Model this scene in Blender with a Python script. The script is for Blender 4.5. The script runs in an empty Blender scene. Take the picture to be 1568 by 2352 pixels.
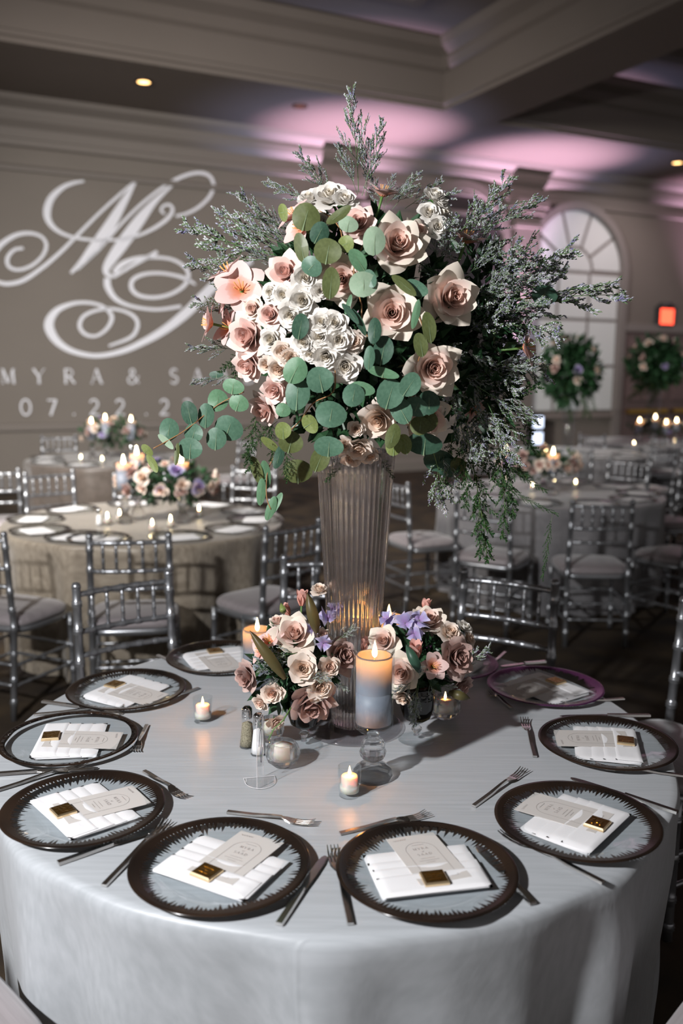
import bpy, bmesh, math, random
from mathutils import Vector, Matrix, noise
from math import sin, cos, pi, radians as rad

scene = bpy.context.scene
col = scene.collection
rng = random.Random(7)

# ------------------------------------------------------------------ camera
F_PX, IW, IH = 2042.87, 1568.0, 2352.0
CAM = Vector((0.0037, -2.1561, 1.6818))
FWD = Vector((0.0039, 0.9873, -0.1588)).normalized()
RGT = Vector((1.0, -0.0026, 0.0086)); RGT = (RGT - FWD * RGT.dot(FWD)).normalized()
UPV = RGT.cross(FWD)
cam_d = bpy.data.cameras.new('camera')
cam_d.sensor_fit = 'VERTICAL'; cam_d.sensor_height = 36.0; cam_d.sensor_width = 24.0
cam_d.lens = F_PX / IH * 36.0
cam_d.clip_start = 0.05; cam_d.clip_end = 100
cam_d.dof.use_dof = True; cam_d.dof.focus_distance = 2.08; cam_d.dof.aperture_fstop = 2.0
cam = bpy.data.objects.new('camera', cam_d); col.objects.link(cam)
cam.matrix_world = Matrix(((RGT.x, UPV.x, -FWD.x, CAM.x), (RGT.y, UPV.y, -FWD.y, CAM.y), (RGT.z, UPV.z, -FWD.z, CAM.z), (0, 0, 0, 1)))
scene.camera = cam

# ------------------------------------------------------------------ world, lights, exposure
scene.view_settings.view_transform = 'Standard'
scene.view_settings.look = 'None'
scene.view_settings.gamma = 1.0
scene.view_settings.use_curve_mapping = False
scene.view_settings.exposure = 1.5
cy = scene.cycles
cy.max_bounces = 6; cy.diffuse_bounces = 2; cy.glossy_bounces = 3; cy.transmission_bounces = 6; cy.transparent_max_bounces = 16
cy.use_adaptive_sampling = True; cy.adaptive_threshold = 0.04; cy.caustics_reflective = False
world = bpy.data.worlds.new('hall_ambience'); scene.world = world; world.use_nodes = True
world.node_tree.nodes['Background'].inputs[0].default_value = (0.98, 0.93, 0.92, 1)
world.node_tree.nodes['Background'].inputs[1].default_value = 0.085

def light(name, kind, loc, energy, color=(1, 1, 1), aim=None, **kw):
    d = bpy.data.lights.new(name, kind); d.energy = energy; d.color = color
    for k, v in kw.items(): setattr(d, k, v)
    o = bpy.data.objects.new(name, d); col.objects.link(o); o.location = loc
    if aim is not None:
        o.rotation_euler = (Vector(aim) - Vector(loc)).to_track_quat('-Z', 'Y').to_euler()
    return o
# the photographer's strobe, high on the camera's left
light('strobe', 'SPOT', (-1.75, -2.1, 2.55), 198, (0.985, 0.985, 1.0), aim=(0.05, 0.15, 1.35), spot_size=rad(150), spot_blend=0.6, shadow_soft_size=0.07)
# an added fill spot for the hall, then the soffit downlight and wall uplights
HU = Vector((sin(rad(64)), cos(rad(64)), 0)); HV = Vector((-cos(rad(64)), sin(rad(64)), 0))
def uvz(u, v, z): return HU * u + HV * v + Vector((0, 0, z))
light('hall_fill', 'SPOT', (-3.4, 0.2, 4.2), 1450, (1.0, 0.955, 0.91), aim=(-1.8, 6.4, 1.7), spot_size=rad(82), spot_blend=1.0, shadow_soft_size=0.5)  # unseen spot added to brighten the far wall and the taupe table
light('downlight_beam', 'SPOT', uvz(10.6, 9.15, 5.0), 40, (1.0, 0.84, 0.86), aim=uvz(10.9, 10.9, 2.4), spot_size=rad(120), spot_blend=1.0, shadow_soft_size=0.08)
light('uplight_beam', 'SPOT', uvz(13.9, 10.3, 0.95), 900, (1.0, 0.60, 0.90), aim=uvz(13.7, 10.4, 5.0), spot_size=rad(60), spot_blend=1.0, shadow_soft_size=0.04)
light('uplight_beam', 'SPOT', uvz(8.55, 10.3, 0.95), 980, (1.0, 0.60, 0.84), aim=uvz(8.55, 10.25, 5.0), spot_size=rad(47), spot_blend=1.0, shadow_soft_size=0.04)
light('uplight_beam', 'SPOT', uvz(5.55, 10.3, 0.95), 980, (1.0, 0.60, 0.84), aim=uvz(5.25, 10.1, 5.0), spot_size=rad(45), spot_blend=1.0, shadow_soft_size=0.04)
light('uplight_halo', 'SPOT', uvz(8.55, 10.35, 0.95), 210, (0.50, 0.55, 1.0), aim=uvz(8.7, 10.15, 5.0), spot_size=rad(62), spot_blend=1.0, shadow_soft_size=0.04)
light('uplight_halo', 'SPOT', uvz(5.55, 10.35, 0.95), 210, (0.50, 0.58, 1.0), aim=uvz(5.0, 10.0, 5.0), spot_size=rad(62), spot_blend=1.0, shadow_soft_size=0.04)

# ------------------------------------------------------------------ pixel helpers (place where the photo puts things)
def ray(x, y): return FWD + RGT * ((x - IW / 2) / F_PX) - UPV * ((y - IH / 2) / F_PX)
def onz(x, y, z):
    d = ray(x, y); return CAM + d * ((z - CAM.z) / d.z)
def ony(x, y, Y):
    d = ray(x, y); return CAM + d * ((Y - CAM.y) / d.y)
def onv(x, y, V):
    d = ray(x, y); return CAM + d * ((V - CAM.dot(HV)) / d.dot(HV))
def depth(P): return (P - CAM).dot(FWD)
def px2m(px, P): return px * depth(P) / F_PX

# ------------------------------------------------------------------ material helpers
MATS = {}
def mat(name, color=(0.5, 0.5, 0.5), rough=0.5, metal=0.0, spec=0.5, var=None, vscale=8.0, bump=0.0, bscale=60.0, stretch=None,
        transl=0.0, sheen=0.0, emit=None, estr=0.0, trans=0.0, ior=1.45, coat=0.0, sss=0.0, coords='Object'):
    if name in MATS: return MATS[name]
    m = bpy.data.materials.new(name); m.use_nodes = True
    nt = m.node_tree; b = nt.nodes['Principled BSDF']; N = nt.nodes.new; Lk = nt.links.new
    b.inputs['Base Color'].default_value = (*color, 1); b.inputs['Roughness'].default_value = rough
    b.inputs['Metallic'].default_value = metal; b.inputs['Specular IOR Level'].default_value = spec
    b.inputs['IOR'].default_value = ior; b.inputs['Transmission Weight'].default_value = trans
    b.inputs['Coat Weight'].default_value = coat; b.inputs['Sheen Weight'].default_value = sheen
    if sss: b.inputs['Subsurface Weight'].default_value = sss; b.inputs['Subsurface Radius'].default_value = (0.03, 0.012, 0.005); b.inputs['Subsurface Scale'].default_value = 1.0
    if emit: b.inputs['Emission Color'].default_value = (*emit, 1); b.inputs['Emission Strength'].default_value = estr
    tc = N('ShaderNodeTexCoord'); mp = N('ShaderNodeMapping'); Lk(tc.outputs[coords], mp.inputs[0])
    if stretch: mp.inputs['Scale'].default_value = stretch
    if var:
        n = N('ShaderNodeTexNoise'); n.inputs['Scale'].default_value = vscale; n.inputs['Detail'].default_value = 4; Lk(mp.outputs[0], n.inputs[0])
        rp = N('ShaderNodeValToRGB'); rp.color_ramp.elements[0].position = 0.35; rp.color_ramp.elements[1].position = 0.68
        rp.color_ramp.elements[0].color = (*color, 1); rp.color_ramp.elements[1].color = (*var, 1)
        Lk(n.outputs[0], rp.inputs[0]); Lk(rp.outputs[0], b.inputs['Base Color'])
    if bump:
        n2 = N('ShaderNodeTexNoise'); n2.inputs['Scale'].default_value = bscale; n2.inputs['Detail'].default_value = 3; Lk(mp.outputs[0], n2.inputs[0])
        bp = N('ShaderNodeBump'); bp.inputs['Strength'].default_value = bump; bp.inputs['Distance'].default_value = 0.01
        Lk(n2.outputs[0], bp.inputs['Height']); Lk(bp.outputs[0], b.inputs['Normal'])
    if transl:
        t = N('ShaderNodeBsdfTranslucent'); t.inputs[0].default_value = (*color, 1)
        mx = N('ShaderNodeMixShader'); mx.inputs[0].default_value = transl
        Lk(b.outputs[0], mx.inputs[1]); Lk(t.outputs[0], mx.inputs[2]); Lk(mx.outputs[0], nt.nodes['Material Output'].inputs[0])
        src = b.inputs['Base Color']
        if src.is_linked: Lk(src.links[0].from_socket, t.inputs[0])
    MATS[name] = m; return m

def glass_thin(name, tint=(0.97, 0.98, 0.98), refl=0.04, rough=0.03, fres=0.6):
    """thin clear glass: see-through with a Fresnel sheen"""
    if name in MATS: return MATS[name]
    m = bpy.data.materials.new(name); m.use_nodes = True; nt = m.node_tree; N = nt.nodes.new; Lk = nt.links.new
    nt.nodes.remove(nt.nodes['Principled BSDF'])
    t = N('ShaderNodeBsdfTransparent'); t.inputs[0].default_value = (*tint, 1)
    g = N('ShaderNodeBsdfGlossy'); g.inputs['Roughness'].default_value = rough; g.inputs[0].default_value = (1, 1, 1, 1)
    fr = N('ShaderNodeLayerWeight'); fr.inputs[0].default_value = 0.5
    pw = N('ShaderNodeMath'); pw.operation = 'POWER'; pw.inputs[1].default_value = 4.0; Lk(fr.outputs['Facing'], pw.inputs[0])
    ad = N('ShaderNodeMath'); ad.operation = 'MULTIPLY_ADD'; ad.inputs[1].default_value = fres; ad.inputs[2].default_value = refl; Lk(pw.outputs[0], ad.inputs[0])
    mx = N('ShaderNodeMixShader'); Lk(ad.outputs[0], mx.inputs[0]); Lk(t.outputs[0], mx.inputs[1]); Lk(g.outputs[0], mx.inputs[2])
    Lk(mx.outputs[0], nt.nodes['Material Output'].inputs[0]); MATS[name] = m; return m

def petal_mat(name, inner, outer, r0=0.15, r1=0.95, edge=None, transl=0.22):
    """petal pigment running from the heart of the bloom to its outer petals"""
    if name in MATS: return MATS[name]
    m = bpy.data.materials.new(name); m.use_nodes = True; nt = m.node_tree; N = nt.nodes.new; Lk = nt.links.new
    b = nt.nodes['Principled BSDF']; b.inputs['Roughness'].default_value = 0.55; b.inputs['Specular IOR Level'].default_value = 0.25
    b.inputs['Sheen Weight'].default_value = 0.15
    tc = N('ShaderNodeTexCoord'); ln = N('ShaderNodeVectorMath'); ln.operation = 'LENGTH'
    ml = N('ShaderNodeVectorMath'); ml.operation = 'MULTIPLY'; ml.inputs[1].default_value = (1, 1, 0.25)
    Lk(tc.outputs['Object'], ml.inputs[0]); Lk(ml.outputs[0], ln.inputs[0])
    ns = N('ShaderNodeTexNoise'); ns.inputs['Scale'].default_value = 3.0; ns.inputs['Detail'].default_value = 3; Lk(tc.outputs['Object'], ns.inputs[0])
    ad = N('ShaderNodeMath'); ad.operation = 'MULTIPLY_ADD'; ad.inputs[1].default_value = 0.5; Lk(ns.outputs[0], ad.inputs[0]); Lk(ln.outputs['Value'], ad.inputs[2])
    mr = N('ShaderNodeMapRange'); mr.inputs[1].default_value = r0 + 0.25; mr.inputs[2].default_value = r1 + 0.25; Lk(ad.outputs[0], mr.inputs[0])
    rp = N('ShaderNodeValToRGB'); rp.color_ramp.elements[0].color = (*inner, 1); rp.color_ramp.elements[1].color = (*outer, 1)
    if edge:
        e = rp.color_ramp.elements.new(0.85); e.color = (*outer, 1); rp.color_ramp.elements[2].color = (*edge, 1)
    Lk(mr.outputs[0], rp.inputs[0]); Lk(rp.outputs[0], b.inputs['Base Color'])
    t = N('ShaderNodeBsdfTranslucent'); Lk(rp.outputs[0], t.inputs[0])
    mx = N('ShaderNodeMixShader'); mx.inputs[0].default_value = transl
    Lk(b.outputs[0], mx.inputs[1]); Lk(t.outputs[0], mx.inputs[2]); Lk(mx.outputs[0], nt.nodes['Material Output'].inputs[0])
    MATS[name] = m; return m

# ------------------------------------------------------------------ mesh helpers
def mesh(name, V, Fc, smooth=True):
    me = bpy.data.meshes.new(name); me.from_pydata([tuple(v) for v in V], [], Fc); me.validate()
    if smooth: me.polygons.foreach_set('use_smooth', [True] * len(me.polygons))
    me.update(); return me
def from_bm(name, bm, smooth=False):
    me = bpy.data.meshes.new(name); bm.to_mesh(me); bm.free()
    if smooth: me.polygons.foreach_set('use_smooth', [True] * len(me.polygons))
    return me
class MB:
    def __init__(s): s.V = []; s.F = []
    def add(s, V, Fc):
        o = len(s.V); s.V += [Vector(v) for v in V]; s.F += [[i + o for i in f] for f in Fc]; return s
    def box(s, c, size, M=None):
        x, y, z = [k / 2 for k in size]; c = Vector(c)
        V = [Vector((sx * x, sy * y, sz * z)) for sz in (-1, 1) for sy in (-1, 1) for sx in (-1, 1)]
        V = [(M @ v if M else v) + c for v in V]
        return s.add(V, [(0, 2, 3, 1), (4, 5, 7, 6), (0, 1, 5, 4), (2, 6, 7, 3), (0, 4, 6, 2), (1, 3, 7, 5)])
    def tube(s, P, R, n=8, cap=True):
        P = [Vector(p) for p in P]; R = R if isinstance(R, (list, tuple)) else [R] * len(P)
        T = [(P[min(i + 1, len(P) - 1)] - P[max(i - 1, 0)]).normalized() for i in range(len(P))]
        a = Vector((1, 0, 0)) if abs(T[0].x) < 0.8 else Vector((0, 1, 0)); nrm = (a - T[0] * a.dot(T[0])).normalized()
        V = []
        for p, t, r in zip(P, T, R):
            nrm = (nrm - t * nrm.dot(t)).normalized(); bn = t.cross(nrm)
            V += [p + (nrm * cos(2 * pi * k / n) + bn * sin(2 * pi * k / n)) * r for k in range(n)]
        Fc = [(i * n + k, i * n + (k + 1) % n, (i + 1) * n + (k + 1) % n, (i + 1) * n + k) for i in range(len(P) - 1) for k in range(n)]
        if cap: Fc += [tuple(range(n - 1, -1, -1)), tuple(range((len(P) - 1) * n, len(P) * n))]
        return s.add(V, Fc)
    def lathe(s, prof, n=24, c=(0, 0, 0), fl=None):
        """prof: (r, z) pairs from one end to the other; fl(theta) scales the radius"""
        c = Vector(c); V = []
        for r, z in prof:
            for k in range(n):
                a = 2 * pi * k / n; q = r * (fl(a, r, z) if fl else 1); V.append(c + Vector((q * cos(a), q * sin(a), z)))
        m = len(prof)
        return s.add(V, [(i * n + k, i * n + (k + 1) % n, (i + 1) * n + (k + 1) % n, (i + 1) * n + k) for i in range(m - 1) for k in range(n)])
    def grid(s, nu, nv, fn):
        V = [fn(i / (nu - 1), j / (nv - 1)) for j in range(nv) for i in range(nu)]
        return s.add(V, [(j * nu + i, j * nu + i + 1, (j + 1) * nu + i + 1, (j + 1) * nu + i) for j in range(nv - 1) for i in range(nu - 1)])
    def ribbon(s, P, W, nrm=Vector((0, 0, 1))):
        P = [Vector(p) for p in P]; W = W if isinstance(W, (list, tuple)) else [W] * len(P); V = []
        for i, p in enumerate(P):
            t = (P[min(i + 1, len(P) - 1)] - P[max(i - 1, 0)]).normalized(); sd = t.cross(nrm).normalized()
            V += [p - sd * W[i] / 2, p + sd * W[i] / 2]
        return s.add(V, [(2 * i, 2 * i + 1, 2 * i + 3, 2 * i + 2) for i in range(len(P) - 1)])
    def make(s, name, smooth=True): return mesh(name, s.V, s.F, smooth)
def bevel_box(name, size, r=0.004, seg=2, smooth=True):
    bm = bmesh.new(); bmesh.ops.create_cube(bm, size=1.0); bmesh.ops.scale(bm, vec=size, verts=bm.verts)
    bmesh.ops.bevel(bm, geom=list(bm.edges), offset=r, segments=seg, profile=0.5, affect='EDGES'); return from_bm(name, bm, smooth)
def spline(P, n):
    """Catmull-Rom through points (any dimension tuples) -> n samples per span"""
    P = [Vector(p) for p in P]; Q = [2 * P[0] - P[1]] + P + [2 * P[-1] - P[-2]]; out = []
    for i in range(1, len(Q) - 2):
        for k in range(n):
            t = k / n; a, b, c, d = Q[i - 1], Q[i], Q[i + 1], Q[i + 2]
            out.append(0.5 * ((2 * b) + (c - a) * t + (2 * a - 5 * b + 4 * c - d) * t * t + (3 * b - a - 3 * c + d) * t ** 3))
    out.append(P[-1]); return out

# ------------------------------------------------------------------ object helpers
def obj(name, me, m=None, parent=None, M=None):
    o = bpy.data.objects.new(name, me); col.objects.link(o)
    if parent is not None: o.parent = parent
    if M is not None: o.matrix_local = M
    if m is not None and me is not None:
        if len(me.materials) == 0: me.materials.append(m)
        o.material_slots[0].link = 'OBJECT'; o.material_slots[0].material = m
    return o
def tag(o, label, cat, group=None, kind=None):
    o['label'] = label; o['category'] = cat
    if group: o['group'] = group
    if kind: o['kind'] = kind
    return o
def thing(name, label, cat, M=None, group=None):
    o = bpy.data.objects.new(name, None); col.objects.link(o); o.empty_display_size = 0.02
    if M is not None: o.matrix_world = M
    return tag(o, label, cat, group)
def structure(name, me, m, parent=None):
    o = obj(name, me, m, parent)
    if parent is None: o['kind'] = 'structure'
    return o
def stuff(o): o['kind'] = 'stuff'; return o
def T(v): return Matrix.Translation(Vector(v))
def RZ(a): return Matrix.Rotation(a, 4, 'Z')
def frame(origin, z, roll=0.0, s=1.0, x=None):
    z = Vector(z).normalized(); a = Vector(x) if x is not None else (Vector((0, 0, 1)) if abs(z.z) < 0.95 else Vector((0, 1, 0)))
    xx = a.cross(z) if x is None else (a - z * a.dot(z)); xx.normalize(); yy = z.cross(xx)
    R = Matrix(((xx.x, yy.x, z.x, 0), (xx.y, yy.y, z.y, 0), (xx.z, yy.z, z.z, 0), (0, 0, 0, 1)))
    sc = Matrix.Diagonal((s, s, s, 1)) if not isinstance(s, (tuple, list)) else Matrix.Diagonal((*s, 1))
    return T(origin) @ R @ RZ(roll) @ sc

# ================================================================== THE ROOM
WV, CZ = 10.9, 5.08
m_wall = mat('wall_paint', (0.205, 0.182, 0.160), 0.8, spec=.2, var=(0.222, 0.197, 0.174), vscale=0.8)
m_ceil = mat('ceiling_paint', (0.185, 0.158, 0.138), 0.8, spec=.2, var=(0.20, 0.17, 0.15), vscale=0.7)
m_trim = mat('trim_paint', (0.22, 0.195, 0.175), 0.6)
m_light_trim = mat('window_frame_paint', (0.25, 0.225, 0.21), 0.5)
def carpet():
    m = mat('patterned_carpet', (0.018, 0.012, 0.009), 0.95, var=(0.075, 0.05, 0.026), vscale=3.2, bump=0.4, bscale=300)
    return m
fl = MB().grid(2, 2, lambda a, b: uvz(-9 + 30 * a, -6 + 17 * b, 0)); structure('floor', fl.make('floor', False), carpet())
wall = structure('wall_back', MB().grid(2, 2, lambda a, b: uvz(-9 + 30 * a, WV, CZ * b)).make('wall', False), m_wall)
# ceiling: soffit and beam round two coffers
CO = [(-9, 5.76, -6, 8.71), (6.73, 21, -6, 8.86)]
cb = MB()
for (u0, u1, v0, v1) in ((-9, 6.73, 8.71, 10.9), (5.76, 6.73, -6, 8.71), (6.73, 21, 8.86, 10.9)):
    cb.grid(2, 2, lambda a, b: uvz(u0 + (u1 - u0) * a, v0 + (v1 - v0) * b, CZ))
ceil = structure('ceiling', cb.make('ceiling', False), m_ceil)
PROF = [(0, 0), (0, .05), (.035, .07), (.035, .12), (.0, .14), (.0, .46), (.06, .50), (.10, .58), (.10, .62), (.22, .70), (.26, .78), (.26, .80), (1.05, .80), (1.05, .74), (1.20, .74), (1.26, .80), (1.26, .92), (1.40, .92), (1.40, 1.0), (3.4, 1.0)]
for n, (u0, u1, v0, v1) in enumerate(CO):
    b = MB()
    for k in range(len(PROF) - 1):
        (d0, h0), (d1, h1) = PROF[k], PROF[k + 1]
        def cr(d): return [(u0 + d, v0 + d), (u1 - d, v0 + d), (u1 - d, v1 - d), (u0 + d, v1 - d)]
        A, B = cr(d0), cr(d1)
        for i in range(4):
            j = (i + 1) % 4
            b.add([uvz(*A[i], CZ + h0), uvz(*A[j], CZ + h0), uvz(*B[j], CZ + h1), uvz(*B[i], CZ + h1)], [(0, 1, 2, 3)])
    d, h = PROF[-1]; b.add([uvz(u0 + d, v0 + d, CZ + h), uvz(u1 - d, v0 + d, CZ + h), uvz(u1 - d, v1 - d, CZ + h), uvz(u0 + d, v1 - d, CZ + h)], [(0, 1, 2, 3)])
    obj('coffer', b.make('coffer', False), m_ceil, ceil)
# crown moulding and rails along the wall (profile: stand-off, height)
def run(name, prof, u0, u1, m, parent=None):
    b = MB()
    for k in range(len(prof) - 1):
        (d0, h0), (d1, h1) = prof[k], prof[k + 1]
        b.add([uvz(u0, WV - d0, h0), uvz(u1, WV - d0, h0), uvz(u1, WV - d1, h1), uvz(u0, WV - d1, h1)], [(0, 1, 2, 3)])
    b.add([uvz(u0, WV - d, h) for d, h in prof], [tuple(range(len(prof)))]); b.add([uvz(u1, WV - d, h) for d, h in prof], [tuple(range(len(prof)))])
    return structure(name, b.make(name, False), m, parent)
run('trim_1', [(.0, 4.50), (.05, 4.52), (.05, 4.60), (.03, 4.62), (.03, 4.74), (.12, 4.82), (.16, 4.90), (.16, 4.95), (.30, 5.02), (.34, 5.08)], -9, 21, m_trim)
run('trim_2', [(.0, 4.20), (.045, 4.21), (.05, 4.25), (.02, 4.28), (.0, 4.29)], -9, 8.6, m_trim)
run('trim_3', [(.0, .80), (.05, .81), (.06, .86), (.03, .90), (.0, .91)], -9, 11.0, m_trim)
run('baseboard_back', [(.02, 0.0), (.025, .16), (.0, .20)], -9, 11.0, m_trim)
def pilaster(n, uc, w=.50):
    p = structure('trim_%d' % n, MB().box(Vector((0, 0, 0)), (w, .16, 4.0), None).make('pilaster', False), m_trim)
    p.matrix_world = Matrix(((HU.x, HV.x, 0, 0), (HU.y, HV.y, 0, 0), (0, 0, 1, 0), (0, 0, 0, 1))); p.location = uvz(uc, WV - .08, 2.25)
    for z, ww, hh, dd in ((.12, w + .10, .40, .22), (4.10, w + .06, .06, .22), (4.32, w + .08, .07, .26), (4.45, w + .16, .12, .32)):
        c = obj('capital' if z > 1 else 'plinth', MB().box((0, 0, 0), (ww, dd, hh)).make('cap', False), m_trim, p); c.location = (0, -dd / 2 + .08, z - 2.25)
    return p
pilaster(4, 8.78); pilaster(5, 5.35)
# dark arched niche partly behind the bouquet, and the pale fanlight window
def arch_pts(uc, r, zs, n=24, z0=None):
    P = [(uc - r * cos(pi * k / n), zs + r * sin(pi * k / n)) for k in range(n + 1)]
    if z0 is not None: P = [(uc - r, z0)] + P + [(uc + r, z0)]
    return P
def arch_sheet(uc, r, zs, z0, off, name, m, parent=None):
    P = arch_pts(uc, r, zs, 28, z0); b = MB(); b.add([uvz(u, WV - off, z) for u, z in P], [tuple(range(len(P)))])
    return structure(name, b.make(name, False), m, parent)
def arch_frame(uc, r, zs, z0, w, d, name, m, parent=None):
    A, B = arch_pts(uc, r, zs, 28, z0), arch_pts(uc, r + w, zs, 28, z0); b = MB(); n = len(A)
    V = [uvz(u, WV - d, z) for u, z in A] + [uvz(u, WV - d, z) for u, z in B] + [uvz(u, WV, z) for u, z in A] + [uvz(u, WV, z) for u, z in B]
    Fc = []
    for i in range(n - 1):
        Fc += [(i, i + 1, n + i + 1, n + i), (n + i, n + i + 1, 3 * n + i + 1, 3 * n + i), (i, 2 * n + i, 2 * n + i + 1, i + 1)]
    return structure(name, b.add(V, Fc).make(name, False), m, parent)
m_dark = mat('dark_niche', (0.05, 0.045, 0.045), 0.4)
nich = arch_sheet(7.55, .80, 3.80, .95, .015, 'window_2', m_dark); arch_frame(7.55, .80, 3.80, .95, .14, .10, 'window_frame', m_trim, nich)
UC, UR, UZ, ZB = 9.95, 1.06, 3.42, .95
m_pane = mat('pale_frosted_pane', (0.70, 0.72, 0.71), 0.4, emit=(.62, .66, .65), estr=.025)
win = arch_frame(UC, UR, UZ, ZB, .13, .12, 'window_1', m_light_trim)
def sheet(P, name): 
    b = MB(); b.add([uvz(u, WV - .02, z) for u, z in P], [tuple(range(len(P)))]); return obj(name, b.make(name, False), m_pane, win)
g, rc = .028, .40
angs = [0, 36, 72, 108, 144, 180]
for a0, a1 in zip(angs[:-1], angs[1:]):
    q = [a0 + 1.6 + (a1 - a0 - 3.2) * k / 6 for k in range(7)]; q2 = [a0 + 4 + (a1 - a0 - 8) * k / 6 for k in range(7)]
    sheet([(UC - (UR - .01) * cos(rad(a)), UZ + .03 + (UR - .04) * sin(rad(a))) for a in q] + [(UC - (rc + g) * cos(rad(a)), UZ + .03 + (rc + g) * sin(rad(a))) for a in reversed(q2)], 'pane')
sheet([(UC - (rc - g) * cos(rad(a)), UZ + .03 + (rc - g) * sin(rad(a))) for a in range(0, 181, 15)], 'pane')
for k in range(3):
    for j in range(3):
        u0 = UC - UR + 2 * UR * k / 3; z0 = ZB + (UZ - ZB) * j / 3
        sheet([(u0 + g, z0 + g), (u0 + 2 * UR / 3 - g, z0 + g), (u0 + 2 * UR / 3 - g, z0 + (UZ - ZB) / 3 - g), (u0 + g, z0 + (UZ - ZB) / 3 - g)], 'pane')
arch_sheet(UC, UR, UZ, ZB, .008, 'muntins', m_light_trim, win)
# exit door with brass push bar
m_door = mat('door_mauve_brown', (0.16, 0.115, 0.11), 0.5); m_brass = mat('brass', (0.55, 0.33, 0.08), 0.3, metal=1.0)
def hall_box(name, u0, u1, d0, d1, z0, z1, m, parent=None, fn=structure):
    b = MB(); V = [uvz(u, WV - d, z) for z in (z0, z1) for d in (d0, d1) for u in (u0, u1)]
    b.add(V, [(0, 2, 3, 1), (4, 5, 7, 6), (0, 1, 5, 4), (2, 6, 7, 3), (0, 4, 6, 2), (1, 3, 7, 5)])
    return fn(name, b.make(name, False), m, parent)
door = hall_box('door_1', 11.15, 13.6, 0, .06, 0, 2.42, m_door)
for u0 in (11.3, 12.45):
    hall_box('door_panel', u0, u0 + 1.0, .06, .085, 1.15, 2.25, mat('door_panel_mauve', (0.20, 0.14, 0.135), .5), door, obj)
    hall_box('push_bar', u0, u0 + 1.0, .07, .15, .90, .98, m_brass, door, obj)
hall_box('trim_6', 11.0, 11.15, 0, .10, 0, 2.56, m_light_trim); hall_box('trim_7', 11.15, 13.8, 0, .10, 2.42, 2.56, m_light_trim)

# ------------------------------------------------------------------ ceiling lamps, exit sign, uplight
m_warm = mat('warm_lamp_glow', (1, .8, .5), .5, emit=(1.0, .55, .20), estr=2.2)
m_lampdark = mat('lamp_dark_metal', (0.06, 0.035, 0.025), 0.4, metal=0.5)
m_white = mat('white_lamp_glow', (1, 1, 1), .5, emit=(1, .98, .95), estr=1.6)
def ring(r0, r1, h, n=24): return MB().lathe([(r0, 0), (r0, -h), (r1, -h), (r1, 0)], n).make('ring')
def disc(r, z=0, n=24): return MB().add([(r * cos(2 * pi * k / n), r * sin(2 * pi * k / n), z) for k in range(n)], [tuple(range(n - 1, -1, -1))]).make('disc', False)
for (x, y, lab, on) in ((330, 187, 'glowing round recessed downlight in the soffit above the monogram', 1), (688, 243, 'unlit copper recessed downlight in the soffit behind the tall bouquet', 0), (1555, 373, 'glowing recessed downlight in the soffit above the exit door', 1)):
    P = onz(x, y, CZ); t = thing('recessed_downlight', lab, 'ceiling light', T(P), 'soffit downlights')
    obj('bezel', ring(.075, .105, .012), m_lampdark, t); obj('lens', disc(.075, -.008), m_warm if on else mat('copper_reflector', (.22, .09, .04), .4, metal=.6), t)
for (x, y, lab) in ((605, 18, 'cluster of three small white spotlights in the coffer, above the monogram wall'), (968, 93, 'cluster of three small white spotlights at the inner corner of the coffer')):
    P = onz(x, y, CZ + .80); t = thing('triple_spotlight', lab, 'ceiling light', T(P) @ RZ(rad(15)), 'coffer spotlights')
    obj('plate', MB().box((0, 0, -.006), (.30, .10, .012)).make('plate', False), m_lampdark, t)
    for k in (-1, 0, 1):
        l = obj('lamp', MB().lathe([(.025, 0), (.035, -.03), (.035, -.06), (.0, -.062)], 16).make('lamp'), m_white, t); l.location = (k * .09, 0, -.012)
for (x, y, lab) in ((795, 57, 'dark round ceiling fitting in the coffer between the spotlight clusters'), (520, 4, 'dark round ceiling fitting at the top edge of the view')):
    P = onz(x, y, CZ + .80); t = thing('ceiling_speaker', lab, 'ceiling fitting', T(P), 'dark coffer fittings')
    obj('bezel', ring(.10, .14, .02), m_lampdark, t); obj('grille', disc(.10, -.01), mat('dark_grille', (.02, .018, .012), .6), t)
ex = thing('exit_sign', 'red glowing exit sign box on the wall above the door', 'sign', Matrix(((HU.x, HV.x, 0, 0), (HU.y, HV.y, 0, 0), (0, 0, 1, 0), (0, 0, 0, 1))))
ex.location = uvz(12.12, WV, 2.72)
obj('housing', MB().box((0, -.07, 0), (.36, .14, .34)).make('housing', False), mat('sign_housing', (.05, .05, .05), .5), ex)
obj('canopy', MB().lathe([(.0, .26), (.11, .25), (.16, .19), (.14, .17)], 20, (0, -.09, 0)).make('canopy'), mat('sign_housing', (.05, .05, .05), .5), ex)
obj('lit_face', MB().box((0, -.145, -.01), (.32, .012, .28)).make('face', False), mat('red_glow', (1, .1, .05), .5, emit=(1.0, .075, .035), estr=1.25), ex)
up = thing('led_uplight', 'bluish white lit stacked uplight boxes against the wall by the pilaster', 'uplight', Matrix(((HU.x, HV.x, 0, 0), (HU.y, HV.y, 0, 0), (0, 0, 1, 0), (0, 0, 0, 1))))
up.location = uvz(8.95, WV - .36, 0)
obj('stand', MB().box((0, 0, .21), (.26, .20, .42)).make('stand', False), mat('uplight_body', (.04, .04, .045), .5), up)
for z in (.52, .80):
    c = obj('lamp_box', MB().box((0, 0, z), (.24, .18, .26)).make('box', False), mat('uplight_body', (.04, .04, .045), .5), up)
    obj('lens', MB().box((0, -.095, z), (.20, .01, .20)).make('lens', False), mat('cold_glow', (.8, .9, 1), .5, emit=(.62, .72, .95), estr=.75), c)

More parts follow.
